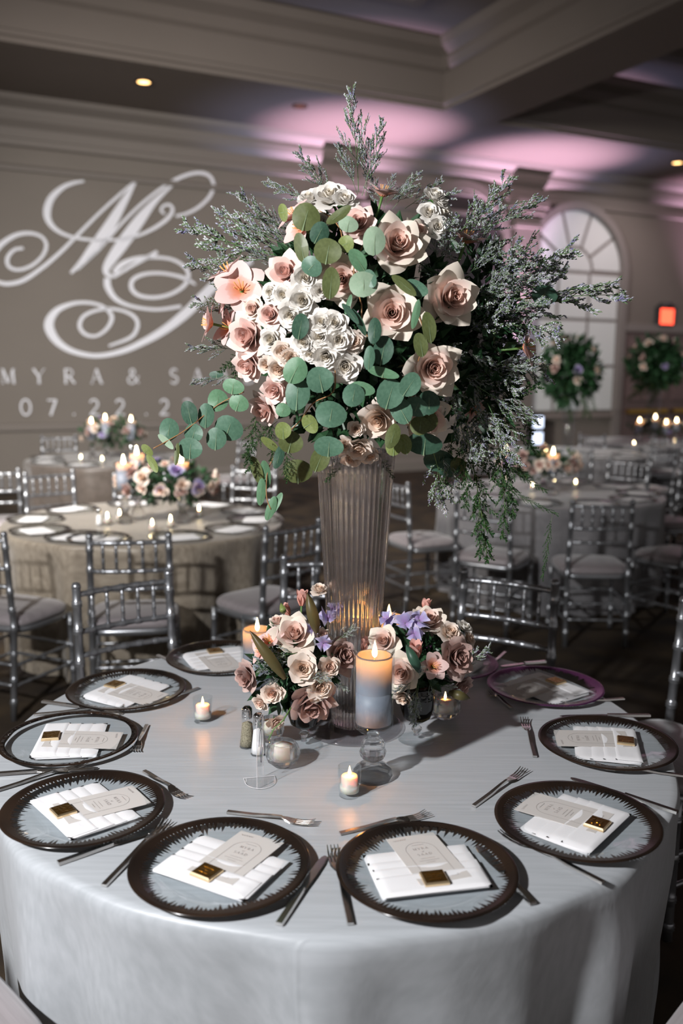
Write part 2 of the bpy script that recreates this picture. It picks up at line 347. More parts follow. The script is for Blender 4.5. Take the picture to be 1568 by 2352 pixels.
# ------------------------------------------------------------------ monogram and lettering, projected light painted as pale strips on the wall
m_proj_paint = mat('painted_projection_white', (0.86, 0.87, 0.93), 0.9, spec=.1)  # pale matte colour stands in for the projector's light
WN = -HV
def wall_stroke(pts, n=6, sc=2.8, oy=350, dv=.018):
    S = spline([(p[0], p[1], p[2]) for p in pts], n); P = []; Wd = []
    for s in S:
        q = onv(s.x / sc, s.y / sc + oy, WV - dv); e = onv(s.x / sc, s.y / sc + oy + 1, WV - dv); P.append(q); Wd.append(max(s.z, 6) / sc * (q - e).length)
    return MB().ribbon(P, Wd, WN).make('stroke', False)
mono = thing('monogram_painted_light', 'large white script monogram M S, projected light painted on the taupe wall', 'monogram', T(uvz(1.7, WV - .02, 3.2)))
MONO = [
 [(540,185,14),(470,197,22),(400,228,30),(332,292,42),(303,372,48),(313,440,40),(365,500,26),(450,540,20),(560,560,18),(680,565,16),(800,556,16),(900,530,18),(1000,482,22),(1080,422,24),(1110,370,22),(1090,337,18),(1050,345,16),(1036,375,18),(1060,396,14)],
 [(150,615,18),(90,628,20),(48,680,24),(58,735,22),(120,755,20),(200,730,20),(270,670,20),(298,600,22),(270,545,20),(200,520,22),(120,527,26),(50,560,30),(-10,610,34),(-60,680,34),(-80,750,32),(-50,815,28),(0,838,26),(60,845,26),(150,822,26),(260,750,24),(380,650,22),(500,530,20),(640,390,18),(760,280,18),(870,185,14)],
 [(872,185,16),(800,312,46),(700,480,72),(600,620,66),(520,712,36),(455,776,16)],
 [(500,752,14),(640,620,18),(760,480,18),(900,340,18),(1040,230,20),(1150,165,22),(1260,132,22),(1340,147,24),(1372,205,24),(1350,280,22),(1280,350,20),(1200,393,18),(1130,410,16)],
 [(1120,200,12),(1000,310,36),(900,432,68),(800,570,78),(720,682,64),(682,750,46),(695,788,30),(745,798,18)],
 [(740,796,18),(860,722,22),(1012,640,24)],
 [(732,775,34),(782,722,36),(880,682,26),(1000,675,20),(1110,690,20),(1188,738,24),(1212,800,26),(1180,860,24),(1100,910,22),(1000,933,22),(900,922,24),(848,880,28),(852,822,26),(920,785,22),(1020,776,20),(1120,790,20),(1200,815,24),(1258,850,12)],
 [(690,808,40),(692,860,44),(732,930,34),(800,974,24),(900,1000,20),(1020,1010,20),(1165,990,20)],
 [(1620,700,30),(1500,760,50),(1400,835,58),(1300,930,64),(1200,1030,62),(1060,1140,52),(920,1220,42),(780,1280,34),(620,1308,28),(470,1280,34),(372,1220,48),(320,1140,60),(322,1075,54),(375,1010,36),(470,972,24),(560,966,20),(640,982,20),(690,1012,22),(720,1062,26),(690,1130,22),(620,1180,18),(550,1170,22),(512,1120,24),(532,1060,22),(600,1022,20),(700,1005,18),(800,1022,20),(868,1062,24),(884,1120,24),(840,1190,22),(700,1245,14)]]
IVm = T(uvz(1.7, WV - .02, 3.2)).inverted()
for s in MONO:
    o = obj('stroke', wall_stroke(s), m_proj_paint, mono); o.matrix_local = IVm
# Roman capitals built of thick and thin strokes: (points, width), unit em-height 1
TH, TN = .13, .05
def arc(cx, cy, rx, ry, a0, a1, n=14): return [(cx + rx * cos(rad(a0 + (a1 - a0) * k / n)), cy + ry * sin(rad(a0 + (a1 - a0) * k / n))) for k in range(n + 1)]
def sf(x, y, w=.2): return ([(x - w / 2, y), (x + w / 2, y)], .035)
GL = {
 'M': (.95, [([(.12, 0), (.16, 1)], TN), ([(.16, 1), (.47, .05)], TH), ([(.47, .05), (.80, 1)], TN), ([(.80, 1), (.84, 0)], TH), sf(.12, .015), sf(.84, .015, .24), sf(.10, .985, .16), sf(.86, .985, .16)]),
 'Y': (.80, [([(.05, 1), (.40, .48)], TH), ([(.75, 1), (.40, .48)], TN), ([(.40, .5), (.40, 0)], TH), sf(.40, .015, .26), sf(.07, .985, .2), sf(.74, .985, .18)]),
 'R': (.76, [([(.15, 0), (.15, 1)], TH), (([(.15, .98)] + arc(.38, .74, .24, .24, 90, -90) + [(.15, .5)]), .075), ([(.36, .5), (.74, .01)], TH), sf(.15, .015, .26), sf(.13, .985, .2)]),
 'A': (.82, [([(.08, 0), (.41, 1)], TN), ([(.41, 1), (.74, 0)], TH), ([(.19, .34), (.62, .34)], TN), sf(.08, .015, .2), sf(.74, .015, .24)]),
 'S': (.60, [(arc(.30, .75, .22, .23, 30, 240)[:] + arc(.30, .26, .24, .25, 60, -150), .10)]),
 'D': (.85, [([(.15, 0), (.15, 1)], TH), (([(.15, .98)] + arc(.36, .5, .42, .48, 90, -90) + [(.15, .02)]), .09), sf(.13, .985, .2), sf(.13, .015, .2)]),
 '&': (.90, [([(.80, .02), (.24, .70)] + arc(.38, .80, .15, .18, 200, -30) + [(.20, .42)] + arc(.32, .24, .25, .24, 140, 300) + [(.62, .20), (.80, .52)], .09)]),
 '0': (.72, [(arc(.36, .5, .29, .48, 0, 360, 28), .10)]),
 '7': (.62, [([(.06, .95), (.58, .95)], .09), ([(.58, .95), (.22, 0)], TH)]),
 '2': (.64, [(arc(.31, .70, .24, .28, 160, -35) + [(.08, .05)], .10), ([(.05, .05), (.60, .05)], .10)]),
 '3': (.62, [(arc(.28, .75, .22, .23, 150, -80), .10), (arc(.28, .27, .25, .26, 85, -150), .10)]),
 '.': (.22, [([(.08, .06), (.18, .06)], .11)]),
 'o': (.5, [(arc(.25, .3, .2, .28, 0, 360, 16), .06)]), 'f': (.35, [([(.05, .0), (.2, .7), (.35, .95)], .06), ([(.02, .6), (.34, .6)], .04)])}
def glyph(ch, fn, nrm, h):
    b = MB()
    for k, (pts, w) in enumerate(GL[ch][1]): b.ribbon([fn(x, y, k) for x, y in pts], w * h, nrm)
    return b
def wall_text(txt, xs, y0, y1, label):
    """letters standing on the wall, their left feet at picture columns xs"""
    t = thing('lettering_painted_light', label, 'lettering', None, 'painted-light lettering')
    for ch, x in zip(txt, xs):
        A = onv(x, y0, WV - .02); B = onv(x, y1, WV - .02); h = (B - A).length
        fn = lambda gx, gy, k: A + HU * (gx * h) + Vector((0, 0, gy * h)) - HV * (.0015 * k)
        obj('letter', glyph(ch, fn, WN, h).make('letter_' + ch.replace('&', 'and').replace('.', 'stop'), False), m_proj_paint, t)
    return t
wall_text('MYRA&SAAD', (2, 76, 146, 208, 292, 390, 440, 500, 560), 881, 847, 'white painted-light lettering of two names joined by an ampersand below the monogram')
wall_text('07.22.23', (46, 108, 165, 205, 264, 331, 366, 420), 954, 917, 'white painted-light date in numerals on the wall above the far candles')

# ================================================================== TABLES, CLOTHS, CHAIRS
TZ = 0.76
def cloth_mat(name, c0, c1, rough=0.42, rot=0.87, crease=None, sheen=0.3, bump=0.25, spec=.45):
    if name in MATS: return MATS[name]
    m = bpy.data.materials.new(name); m.use_nodes = True; nt = m.node_tree; N = nt.nodes.new; Lk = nt.links.new; b = nt.nodes['Principled BSDF']
    b.inputs['Roughness'].default_value = rough; b.inputs['Sheen Weight'].default_value = sheen; b.inputs['Specular IOR Level'].default_value = spec
    tc = N('ShaderNodeTexCoord'); mp = N('ShaderNodeMapping'); mp.inputs['Rotation'].default_value = (0, 0, rot); mp.inputs['Scale'].default_value = (5, 130, 24)
    Lk(tc.outputs['Object'], mp.inputs[0])
    n = N('ShaderNodeTexNoise'); n.inputs['Scale'].default_value = 1.0; n.inputs['Detail'].default_value = 3; Lk(mp.outputs[0], n.inputs[0])
    rp = N('ShaderNodeValToRGB'); rp.color_ramp.elements[0].position = .3; rp.color_ramp.elements[1].position = .75
    rp.color_ramp.elements[0].color = (*c0, 1); rp.color_ramp.elements[1].color = (*c1, 1); Lk(n.outputs[0], rp.inputs[0]); Lk(rp.outputs[0], b.inputs['Base Color'])
    h = n.outputs[0]
    for (P, Q) in (crease or []):
        d = (Q - P); nn = Vector((-d.y, d.x, 0)).normalized(); c = nn.dot(P)
        dt = N('ShaderNodeVectorMath'); dt.operation = 'DOT_PRODUCT'; dt.inputs[1].default_value = nn; Lk(tc.outputs['Object'], dt.inputs[0])
        s1 = N('ShaderNodeMath'); s1.operation = 'SUBTRACT'; s1.inputs[1].default_value = c; Lk(dt.outputs['Value'], s1.inputs[0])
        s2 = N('ShaderNodeMath'); s2.operation = 'ABSOLUTE'; Lk(s1.outputs[0], s2.inputs[0])
        mr = N('ShaderNodeMapRange'); mr.inputs[1].default_value = 0; mr.inputs[2].default_value = .004; mr.inputs[3].default_value = 1.2; mr.inputs[4].default_value = 0; Lk(s2.outputs[0], mr.inputs[0])
        ad = N('ShaderNodeMath'); ad.operation = 'ADD'; Lk(h, ad.inputs[0]); Lk(mr.outputs[0], ad.inputs[1]); h = ad.outputs[0]
    bp = N('ShaderNodeBump'); bp.inputs['Strength'].default_value = bump; bp.inputs['Distance'].default_value = .0016; Lk(h, bp.inputs['Height']); Lk(bp.outputs[0], b.inputs['Normal'])
    MATS[name] = m; return m

def cloth_mesh(R, top, folds, seed, nth=300, amp=.034, flare=.015, inset=.8):
    r_ = random.Random(seed); ph = [r_.uniform(0, 2 * pi) for _ in range(6)]
    def fold(th, t):
        s = 0
        for k, (n, a) in enumerate(folds): s += a * sin(n * th + ph[k % 6] + .5 * sin(2 * th + k))
        return s
    rings = [(0.0, 0, 0), (R * .3, 0, 0), (R * .6, 0, 0), (R * .85, 0, 0), (R - .02, 0, 0), (R - .006, -.003, 0), (R + .002, -.010, .01), (R + .006, -.022, .02)]
    nd = 26
    for k in range(1, nd + 1):
        t = k / nd; rings.append((R + .006 + flare * t ** 1.2, -.022 - (top - .03) * t, t))
    V = []; 
    for (r, z, t) in rings[1:]:
        for k in range(nth):
            th = 2 * pi * k / nth; a = amp * (t ** .55) * (fold(th, t) - inset)
            nz = noise.noise(Vector((4 * cos(th), 4 * sin(th), 3 * t + seed))) * .012 * min(1, t * 5)
            rr = r + a + nz
            V.append(Vector((rr * cos(th), rr * sin(th), top + z)))
    V.append(Vector((0, 0, top))); n = len(rings) - 1
    Fc = [(i * nth + k, (i + 1) * nth + k, (i + 1) * nth + (k + 1) % nth, i * nth + (k + 1) % nth) for i in range(n - 1) for k in range(nth)]
    Fc += [(len(V) - 1, k, (k + 1) % nth) for k in range(nth)]
    return mesh('cloth', V, Fc)
cr = [(onz(0, 1782, TZ), onz(560, 1741, TZ)), (onz(1120, 2040, TZ), onz(1440, 1955, TZ))]
m_silver_cloth = cloth_mat('silver_dupioni', (0.355, 0.375, 0.395), (0.435, 0.455, 0.48), crease=cr)
m_taupe_cloth = cloth_mat('taupe_shimmer_cloth', (0.20, 0.165, 0.125), (0.36, 0.31, 0.245), rough=.38, bump=.6)
m_brown_cloth = cloth_mat('brown_cloth', (0.085, 0.07, 0.058), (0.13, 0.105, 0.09))
m_pewter_cloth = cloth_mat('pewter_cloth', (0.165, 0.16, 0.168), (0.225, 0.218, 0.225))
R1 = 0.826
c1 = obj('tablecloth', cloth_mesh(R1, TZ, [(5, .3), (9, .5), (16, .5), (25, .2)], 3, amp=.046, flare=-.005), m_silver_cloth)
tag(c1, 'silver grey dupioni cloth draped over the large round table in front', 'tablecloth')
TABLES = {'t2': (Vector((-1.17, 3.20, 0)), .84, m_taupe_cloth, 'taupe shimmering cloth on the round table with fluffy low flowers, beneath the monogram'),
          't3': (Vector((-2.30, 6.85, 0)), .84, m_brown_cloth, 'dark brown cloth on the farthest round table, against the monogram wall'),
          't4': (Vector((1.62, 4.62, 0)), .86, m_pewter_cloth, 'pewter cloth hanging in folds on the round table behind the fern tendrils'),
          't5': (Vector((4.20, 9.75, 0)), .86, m_pewter_cloth, 'dim pewter cloth on the far round table by the exit door'),
          't6': (Vector((2.62, 8.00, 0)), .86, m_pewter_cloth, 'dim pewter cloth on the round table under the fanlight window')}
for i, (k, (c, R, m, lab)) in enumerate(TABLES.items()):
    o = obj('tablecloth', cloth_mesh(R, TZ, [(16, .7), (25, .35), (9, .3)], 20 + i, nth=220, amp=.040, flare=-.005), m, None, T(c)); tag(o, lab, 'tablecloth')

# ------------------------------------------------------------------ chiavari chairs
m_chair = mat('silver_chair_paint', (0.40, 0.41, 0.43), 0.30, metal=0.8, var=(0.33, 0.34, 0.36), vscale=12)
m_cush = cloth_mat('cushion_satin', (0.25, 0.22, 0.225), (0.34, 0.30, 0.31), rough=.35, sheen=.4, bump=.35)
def turned(P, r, rings=(), n=8, seg=8):
    """a rod along polyline P with bamboo knuckles at the fractions in rings"""
    P = [Vector(p) for p in P]; L = [0]
    for a, b in zip(P[:-1], P[1:]): L.append(L[-1] + (b - a).length)
    def at(s):
        d = s * L[-1]
        for i in range(len(P) - 1):
            if d <= L[i + 1] + 1e-9: return P[i].lerp(P[i + 1], (d - L[i]) / max(1e-9, L[i + 1] - L[i]))
        return P[-1]
    S = {k / seg: 1.0 for k in range(seg + 1)}
    e = .006 / L[-1]
    for q in rings:
        for d, f in ((-2.2, 1.0), (-1.4, 1.28), (-.5, 1.05), (0, 1.35), (.5, 1.05), (1.4, 1.28), (2.2, 1.0)):
            if 0 <= q + d * e <= 1: S[q + d * e] = f
    ks = sorted(S); return MB().tube([at(k) for k in ks], [r * S[k] for k in ks], n)
def lean(z): return -.195 - max(0, z - .44) * .06 - max(0, .44 - z) * .07
def build_chair_meshes():
    out = []
    for s in (-1, 1):
        top = [(s * (.185 if z < .45 else .185 - (z - .45) * .012), lean(z), z) for z in (0, .2, .44, .6, .75, .90)]
        out.append(('leg', turned(top, .0155, (.10, .22, .36, .50, .60, .70, .83, .94), 10).lathe([(.0, .925), (.012, .922), (.017, .912), (.017, .904), (.012, .898)], 10, (top[-1][0], top[-1][1], 0)).make('back_post'), m_chair))
        out.append(('leg', turned([(s * .20, .175, .44), (s * .205, .182, 0)], .0145, (.12, .4, .7, .9), 10).make('front_leg'), m_chair))
    def bow(z, k, n=6): return [((-.18 + .36 * i / n), lean(z) - k * (1 - (2 * i / n - 1) ** 2), z) for i in range(n + 1)]
    fr = [(i + 1) / 6 for i in range(5)]
    for z in (.878, .742, .655): out.append(('back_rail', turned(bow(z, .022), .0105, fr, 8, 10).make('rail'), m_chair))
    for i in range(5):
        x = -.18 + .36 * fr[i]; k = .022 * (1 - (2 * fr[i] - 1) ** 2)
        out.append(('spindle', turned([(x, lean(.742) - k, .742), (x, lean(.878) - k, .878)], .0068, (.33, .66), 6, 4).make('spindle'), m_chair))
    for z in (.17, .27):
        for s in (-1, 1): out.append(('stretcher', turned([(s * .19, lean(z), z), (s * .203, .18, z)], .0085, (.25, .5, .75), 6).make('side'), m_chair))
        out.append(('stretcher', turned([(-.2, .18, z), (.2, .18, z)], .0085, (.25, .5, .75), 6).make('front'), m_chair))
        out.append(('stretcher', turned([(-.185, lean(z), z), (.185, lean(z), z)], .0085, (.25, .5, .75), 6).make('rear'), m_chair))
    b = MB(); n = 40
    def sq(a, sx, sy, p=.45): return (sx * math.copysign(abs(cos(a)) ** p, cos(a)), sy * math.copysign(abs(sin(a)) ** p, sin(a)))
    def stack(levels):
        b = MB(); V = []
        for (s, z) in levels: V += [Vector((*sq(2 * pi * k / n, .215 * s, .195 * s), z)) for k in range(n)]
        m = len(levels); return b.add(V, [(i * n + k, i * n + (k + 1) % n, (i + 1) * n + (k + 1) % n, (i + 1) * n + k) for i in range(m - 1) for k in range(n)] + [tuple(range((m - 1) * n, m * n))])
    out.append(('seat', stack([(.96, .418), (1.0, .424), (1.0, .444), (.97, .449)]).make('seat'), m_chair))
    out.append(('cushion', stack([(.95, .449), (1.0, .456), (1.02, .470), (.99, .486), (.92, .497), (.75, .504), (.4, .508), (.05, .509)]).make('cushion'), m_cush))
    return out
CHAIR = build_chair_meshes()
def chair(x, y, ang, label, group=None):
    """x, y: middle of the seat; ang: heading the seat faces"""
    t = thing('chiavari_chair', label, 'chair', T((x, y, 0)) @ RZ(ang - pi / 2), group)
    for nm, me, m in CHAIR: obj(nm, me, m, t)
    return t
def round_chair(c, a, rb, label, group, twist=0):
    a = rad(a); d = Vector((cos(a), sin(a), 0)); p = c + d * (rb - .222); return chair(p.x, p.y, a + pi + rad(twist), label, group)
O = Vector((0, 0, 0)); g1, g2, g4 = 'chairs at the front table', 'chairs at the monogram-side table', 'chairs at the pewter table'
round_chair(O, 127, 1.30, 'silver bamboo-style chair at the front table, before the taupe tablecloth', g1)
round_chair(O, 91.5, 1.45, 'silver bamboo-style chair directly behind the tall fluted vase', g1)
round_chair(O, 60, 1.30, 'silver bamboo-style chair behind the half-hidden purple charger, below the fern', g1)
round_chair(O, 26.6, 1.42, 'silver bamboo-style chair cut by the frame beside the purple-rimmed charger', g1)
round_chair(O, 225, 1.275, 'silver chair in the lower left corner, only its grey cushion showing', g1)
round_chair(O, -43, 1.33, 'silver chair in the lower right corner, only its cushion edge showing', g1)
C2, C3, C4, C5, C6 = [TABLES[k][0] for k in ('t2', 't3', 't4', 't5', 't6')]
round_chair(C2, 279, 1.31, 'silver chair pulled up to the near side of the taupe table', g2)
round_chair(C2, 246, 1.33, 'silver chair with dark cushion at the far left edge of the picture', g2)
round_chair(C2, 315, 1.34, 'silver chair half hidden by the fluted vase, at the taupe table', g2)
round_chair(C2, 129, 1.53, 'silver chair on the far side of the taupe table, under the date', g2)
round_chair(C2, 72, 1.66, 'silver chair behind the taupe table, under the eucalyptus leaves', g2)
round_chair(C2, 104, 1.60, 'silver chair behind the burning candles of the taupe table', g2, 180)
chair(-2.64, 4.75, rad(100), 'dark silver chair at the left edge behind the taupe table', g2)
chair(-3.08, 7.70, rad(290), 'silver chair against the monogram wall beyond the farthest left table', 'chairs at the far tables')
chair(-1.2, 7.6, rad(215), 'silver chair beyond the farthest left table, near the vase', 'chairs at the far tables')
round_chair(C4, 269, 1.49, 'silver chair standing with its back to us before the pewter cloth', g4)
round_chair(C4, 240, 1.40, 'silver chair under the dangling fern, seat toward the pewter table', g4)
round_chair(C4, 205, 1.34, 'silver chair just beside the fluted vase, at the pewter table', g4)
round_chair(C4, 304, 1.36, 'dim silver chair at the right side of the pewter table', g4)
round_chair(C4, 18, 1.36, 'silver chair on the far right of the pewter table, cut by the frame', g4)
round_chair(C4, 47, 1.36, 'silver chair behind the pewter table napkins, toward the exit sign', g4)
round_chair(C4, 100, 1.40, 'silver chair behind the glowing candle of the pewter table', g4)
round_chair(C6, 258, 1.36, 'dim silver chair on the near side of the table under the window', 'chairs at the far tables')
round_chair(C6, 300, 1.36, 'dim silver chair turned to the table under the window, nearer the exit', 'chairs at the far tables')
round_chair(C5, 258, 1.38, 'dim silver chair at the far table by the exit door', 'chairs at the far tables')
round_chair(C5, 220, 1.38, 'dim silver chair at the far exit table, turned toward the window', 'chairs at the far tables')

# ================================================================== PLACE SETTINGS
m_glass = glass_thin('clear_glass', (0.955, 0.97, 0.975), .025, .03, .30)
m_rimdark = mat('platinum_black_rim', (0.007, 0.0055, 0.005), 0.18, spec=.35, var=(0.030, 0.018, 0.012), vscale=4.0)
m_rimpurple = mat('purple_lustre_rim', (0.10, 0.03, 0.10), 0.22, metal=0.55, var=(0.22, 0.06, 0.18), vscale=6.0)
PR = .165
def plate_z(r):
    if r < .100: return .0045
    if r < .108: return .0045 + (r - .100) * .35
    return .0073 + (r - .108) * .19
pp = [(.0, .0015), (.095, .0015), (.104, .004), (PR, plate_z(PR) - .003), (PR + .002, plate_z(PR) - .001), (PR, plate_z(PR))] + [(r, plate_z(r)) for r in (.15, .135, .12, .108, .104, .100, .06, .0)]
me_plate = MB().lathe(pp, 96).make('plate')
def rim_mesh(seed, inner=.147, jag=.024, n=110):
    r_ = random.Random(seed); V = []; Fc = []
    R_ = []
    for k in range(2 * n):
        base = inner + .004 * sin(3 * 2 * pi * k / (2 * n) + seed) + .003 * noise.noise(Vector((k * .05, seed, 0)))
        R_.append(base - (jag * r_.uniform(.2, 1.0) ** 1.4 if k % 2 else -.001))
    for k in range(2 * n):
        a = 2 * pi * k / (2 * n)
        for r in (R_[k], .1495, .160, PR + .001, PR + .0025):
            z = plate_z(min(r, PR)) + .0006 - (.0022 if r > PR + .002 else 0); V.append((r * cos(a), r * sin(a), z))
    m = 5
    for k in range(2 * n):
        j = (k + 1) % (2 * n)
        for i in range(m - 1): Fc.append((k * m + i, k * m + i + 1, j * m + i + 1, j * m + i))
    return mesh('rim', V, Fc)
me_rims = [rim_mesh(s) for s in (1, 2, 3, 4)]; me_thin = rim_mesh(9, .156, .0015)
def pillow_slab(w, d, h, z0, bulge=.003, seed=0, skew=0.0):
    """a soft folded layer of cloth, edges rounded, top a little uneven"""
    def f(u, v, top):
        x = (u - .5); y = (v - .5); ex = 1 - abs(2 * x) ** 16; ey = 1 - abs(2 * y) ** 12
        nz = noise.noise(Vector((x * 4, y * 5, seed))) * .0008
        z = z0 + (h + bulge * (1 - 4 * x * x) + nz) * (ex * ey) ** .5 if top else z0
        return Vector((x * w + skew * y * d, y * d, z))
    b = MB().grid(25, 13, lambda u, v: f(u, v, True)); b.grid(2, 2, lambda u, v: f(u, 1 - v, False)); return b
m_napkin = mat('white_napkin', (0.80, 0.79, 0.80), 0.85, sheen=0.2, bump=0.05, bscale=400)
m_card = mat('cream_card', (0.60, 0.565, 0.535), 0.7); m_ink = mat('card_ink', (0.23, 0.19, 0.18), 0.7)
m_gold = mat('gold_foil', (0.62, 0.38, 0.10), 0.26, metal=1.0, var=(0.50, 0.29, 0.07), vscale=40, bump=.15, bscale=140)
m_goldedge = mat('pale_gold_edge', (0.86, 0.66, 0.40), 0.3, metal=0.9)
NAP = [pillow_slab(.205, .150, .0035, .0, .0015, 1).make('fold_a'), pillow_slab(.203, .118, .0035, .0020, .0015, 2).make('fold_b'), pillow_slab(.2005, .092, .0035, .0042, .0015, 3).make('fold_c'), pillow_slab(.198, .062, .0035, .0064, .0012, 4).make('fold_d')]
CW, CL = .100, .178
me_card = bevel_box('card', (CW, CL, .0008), .0002, 1, False)
def print_mesh():
    b = MB(); z = .0006; k0 = [0]
    def P(x, y): return Vector((x, y, z + .00003 * (k0[0] % 7)))
    w = .030; b.ribbon([P(-w, -.075), P(-w, .028)] + [P(w * -cos(rad(a)), .028 + w * sin(rad(a))) for a in range(6, 175, 8)] + [P(w, .028), P(w, -.075)], .0007)
    b.ribbon([P(-w, -.075), P(w, -.075)], .0007)
    def word(txt, xc, y, h, sp):
        tot = sum(GL[c][0] * h + sp for c in txt) - sp; x = xc - tot / 2
        for c in txt:
            for k, (pts, ww) in enumerate(GL[c][1]):
                k0[0] += 1; b.ribbon([P(x + px * h, y + py * h) for px, py in pts], max(ww * h, .0004))
            x += GL[c][0] * h + sp
    word('MYRA', 0, .030, .0072, .0022); word('of', 0, .0195, .005, .0006); word('SAAD', 0, .008, .0072, .0022)
    for y, hw in ((-.004, .014), (-.012, .020), (-.019, .009), (.048, .012)):
        k0[0] += 1; b.ribbon([P(-hw + 2 * hw * i / 24, y + .0007 * (i % 2)) for i in range(25)], .0007)
    k0[0] += 1; b.ribbon([P(-.040 + .026 * i / 26, .074 + .0024 * sin(i * 1.25) + .00008 * i) for i in range(27)], .0006)
    return b.make('print', False)
me_print = print_mesh()
def choc():
    b = MB(); w = .0225; V = []
    for (s, z) in ((1, 0), (1, .0042), (.90, .0068)): V += [(-w * s, -w * s * .92, z), (w * s, -w * s * .92, z), (w * s, w * s * .92, z), (-w * s, w * s * .92, z)]
    b.add(V, [(i * 4 + k, i * 4 + (k + 1) % 4, (i + 1) * 4 + (k + 1) % 4, (i + 1) * 4 + k) for i in range(2) for k in range(4)])
    t = MB(); q = w * .90; t.add([(-q, -q * .92, .0069), (q, -q * .92, .0069), (q, q * .92, .0069), (-q, q * .92, .0069)], [(0, 1, 2, 3)])
    for k in range(3):
        yy = .008 - k * .008; hw = (.012, .004, .010)[k]; t.box((0, yy, .0072), (2 * hw, .0022, .0006))
    return b.make('edge', False), t.make('face', False)
me_choc_edge, me_choc_face = choc()
SET = [  # angle, radius, name of the setting, charger look
 (-108.4, .665, 'second charger from the thin-rimmed clear one', 'd', -9, .00),
 (-75.0, .665, 'third charger from the purple-rimmed one', 'd', -3, .05),
 (-42.6, .677, 'second charger before the purple-rimmed one', 'd', 2, .0),
 (-6.0, .679, 'charger just before the purple-rimmed one', 'd', -6, .0),
 (27.8, .691, 'purple-rimmed charger by the empty table edge', 'p', 6, .0),
 (56.8, .625, 'dim purple charger half hidden by the flowers', 'p', 0, .0),
 (123.2, .675, 'charger behind the left pillar candle', 'd', -8, .0),
 (155.5, .654, 'charger just behind the thin-rimmed clear one', 'd', -4, .0),
 (186.1, .660, 'thin-rimmed clear charger', 't', 0, .0),
 (218.8, .670, 'charger just before the thin-rimmed clear one', 'd', 2, .0)]
def setting(c, a, r, nm, kind, i, card=True, nap_rot=0, g='settings on the front table', detail=True, z=TZ):
    a = rad(a); p = c + Vector((cos(a), sin(a), 0)) * r; p.z = z + .0005; B = T(p) @ RZ(a + pi / 2)      # local +Y points at the table centre
    lab = {'d': 'clear glass charger with brushed black rim: ', 'p': 'glass charger with purple lustre rim: ', 't': 'clear glass charger with a thin dark rim: '}[kind] + nm
    if len(lab.split()) > 16: lab = 'black-rimmed glass: ' + nm
    t = thing('charger_plate', lab, 'plate', B, 'chargers: ' + g)
    obj('glass_plate', me_plate, m_glass, t); rm = obj('painted_rim', me_thin if kind == 't' else me_rims[i % 4], m_rimpurple if kind == 'p' else m_rimdark, t, RZ(i * 1.3))
    nr = rad(nap_rot)
    N_ = B @ T((0, -.012, plate_z(.10) + .0022)) @ RZ(nr)
    t = thing('folded_napkin', 'white folded napkin on the ' + nm, 'napkin', N_, 'napkins: ' + g)
    for k, me in enumerate(NAP):
        obj('fold', me, m_napkin, t, T((.001 * ((k * 7) % 3 - 1), -.016 * k + .016, 0)) @ RZ(.012 * ((i + k) % 3 - 1)))
    Q = N_ @ T((.0, -.032, .0113)) @ RZ(rad((i * 37) % 11 - 5)); t = thing('gold_chocolate', 'gold foil square sweet on the ' + nm, 'sweet', Q, 'sweets: ' + g)
    obj('foil_edge', me_choc_edge, m_goldedge, t); obj('foil_face', me_choc_face, m_gold, t)
    if card:
        K = N_ @ T((.012, .048, .0072)) @ Matrix.Rotation(rad(-2.6), 4, 'X') @ RZ(rad((i * 53) % 9 - 4 - nap_rot * .4)); t = thing('menu_card', 'cream printed menu card on the ' + nm, 'menu card', K, 'menu cards: ' + g)
        obj('card', me_card, m_card, t)
        if detail: obj('print', me_print, m_ink, t)
for i, (a, r, nm, k, nr, _) in enumerate(SET): setting(O, a, r, nm, k, i, True, nr)

# ------------------------------------------------------------------ cutlery
m_steel = mat('polished_steel', (0.72, 0.70, 0.68), 0.20, metal=1.0)
def strip(b, rows, th):
    """rows: (y, half width, z) - a bar of thickness th"""
    V = []
    for (y, w, z) in rows: V += [(-w, y, z), (w, y, z), (w * .8, y, z + th), (-w * .8, y, z + th)]
    n = len(rows); Fc = [(i * 4 + k, (i + 1) * 4 + k, (i + 1) * 4 + (k + 1) % 4, i * 4 + (k + 1) % 4) for i in range(n - 1) for k in range(4)]
    return b.add(V, [tuple(reversed(f)) for f in Fc] + [(0, 1, 2, 3), tuple(range(4 * n - 1, 4 * n - 5, -1))])
fk_handle = strip(MB(), [(0, .0062, .0005), (.06, .0056, .0025), (.100, .0042, .0065), (.122, .0035, .0075)], .0042).make('handle', False)
fb = strip(MB(), [(.120, .0036, .0075), (.130, .0085, .006), (.142, .0118, .0035), (.150, .0122, .0025)], .0022)
for k in (-1.5, -.5, .5, 1.5):
    strip(fb, [(.149, .0022, .0025), (.165, .0020, .002), (.180, .0017, .0045), (.192, .0009, .0095)], .0018); 
    for q in fb.V[-16:]: q.x += k * .0068
fk_head = fb.make('head', False)
kn_handle = strip(MB(), [(0, .0070, .0004), (.045, .0068, .0010), (.098, .0058, .0022), (.104, .0052, .0026)], .0058).make('handle', False)
kn_blade = strip(MB(), [(.102, .0050, .0035), (.112, .0080, .0030), (.150, .0098, .0022), (.195, .0095, .0016), (.212, .0070, .0014), (.219, .0028, .0012)], .0018).make('blade', False)
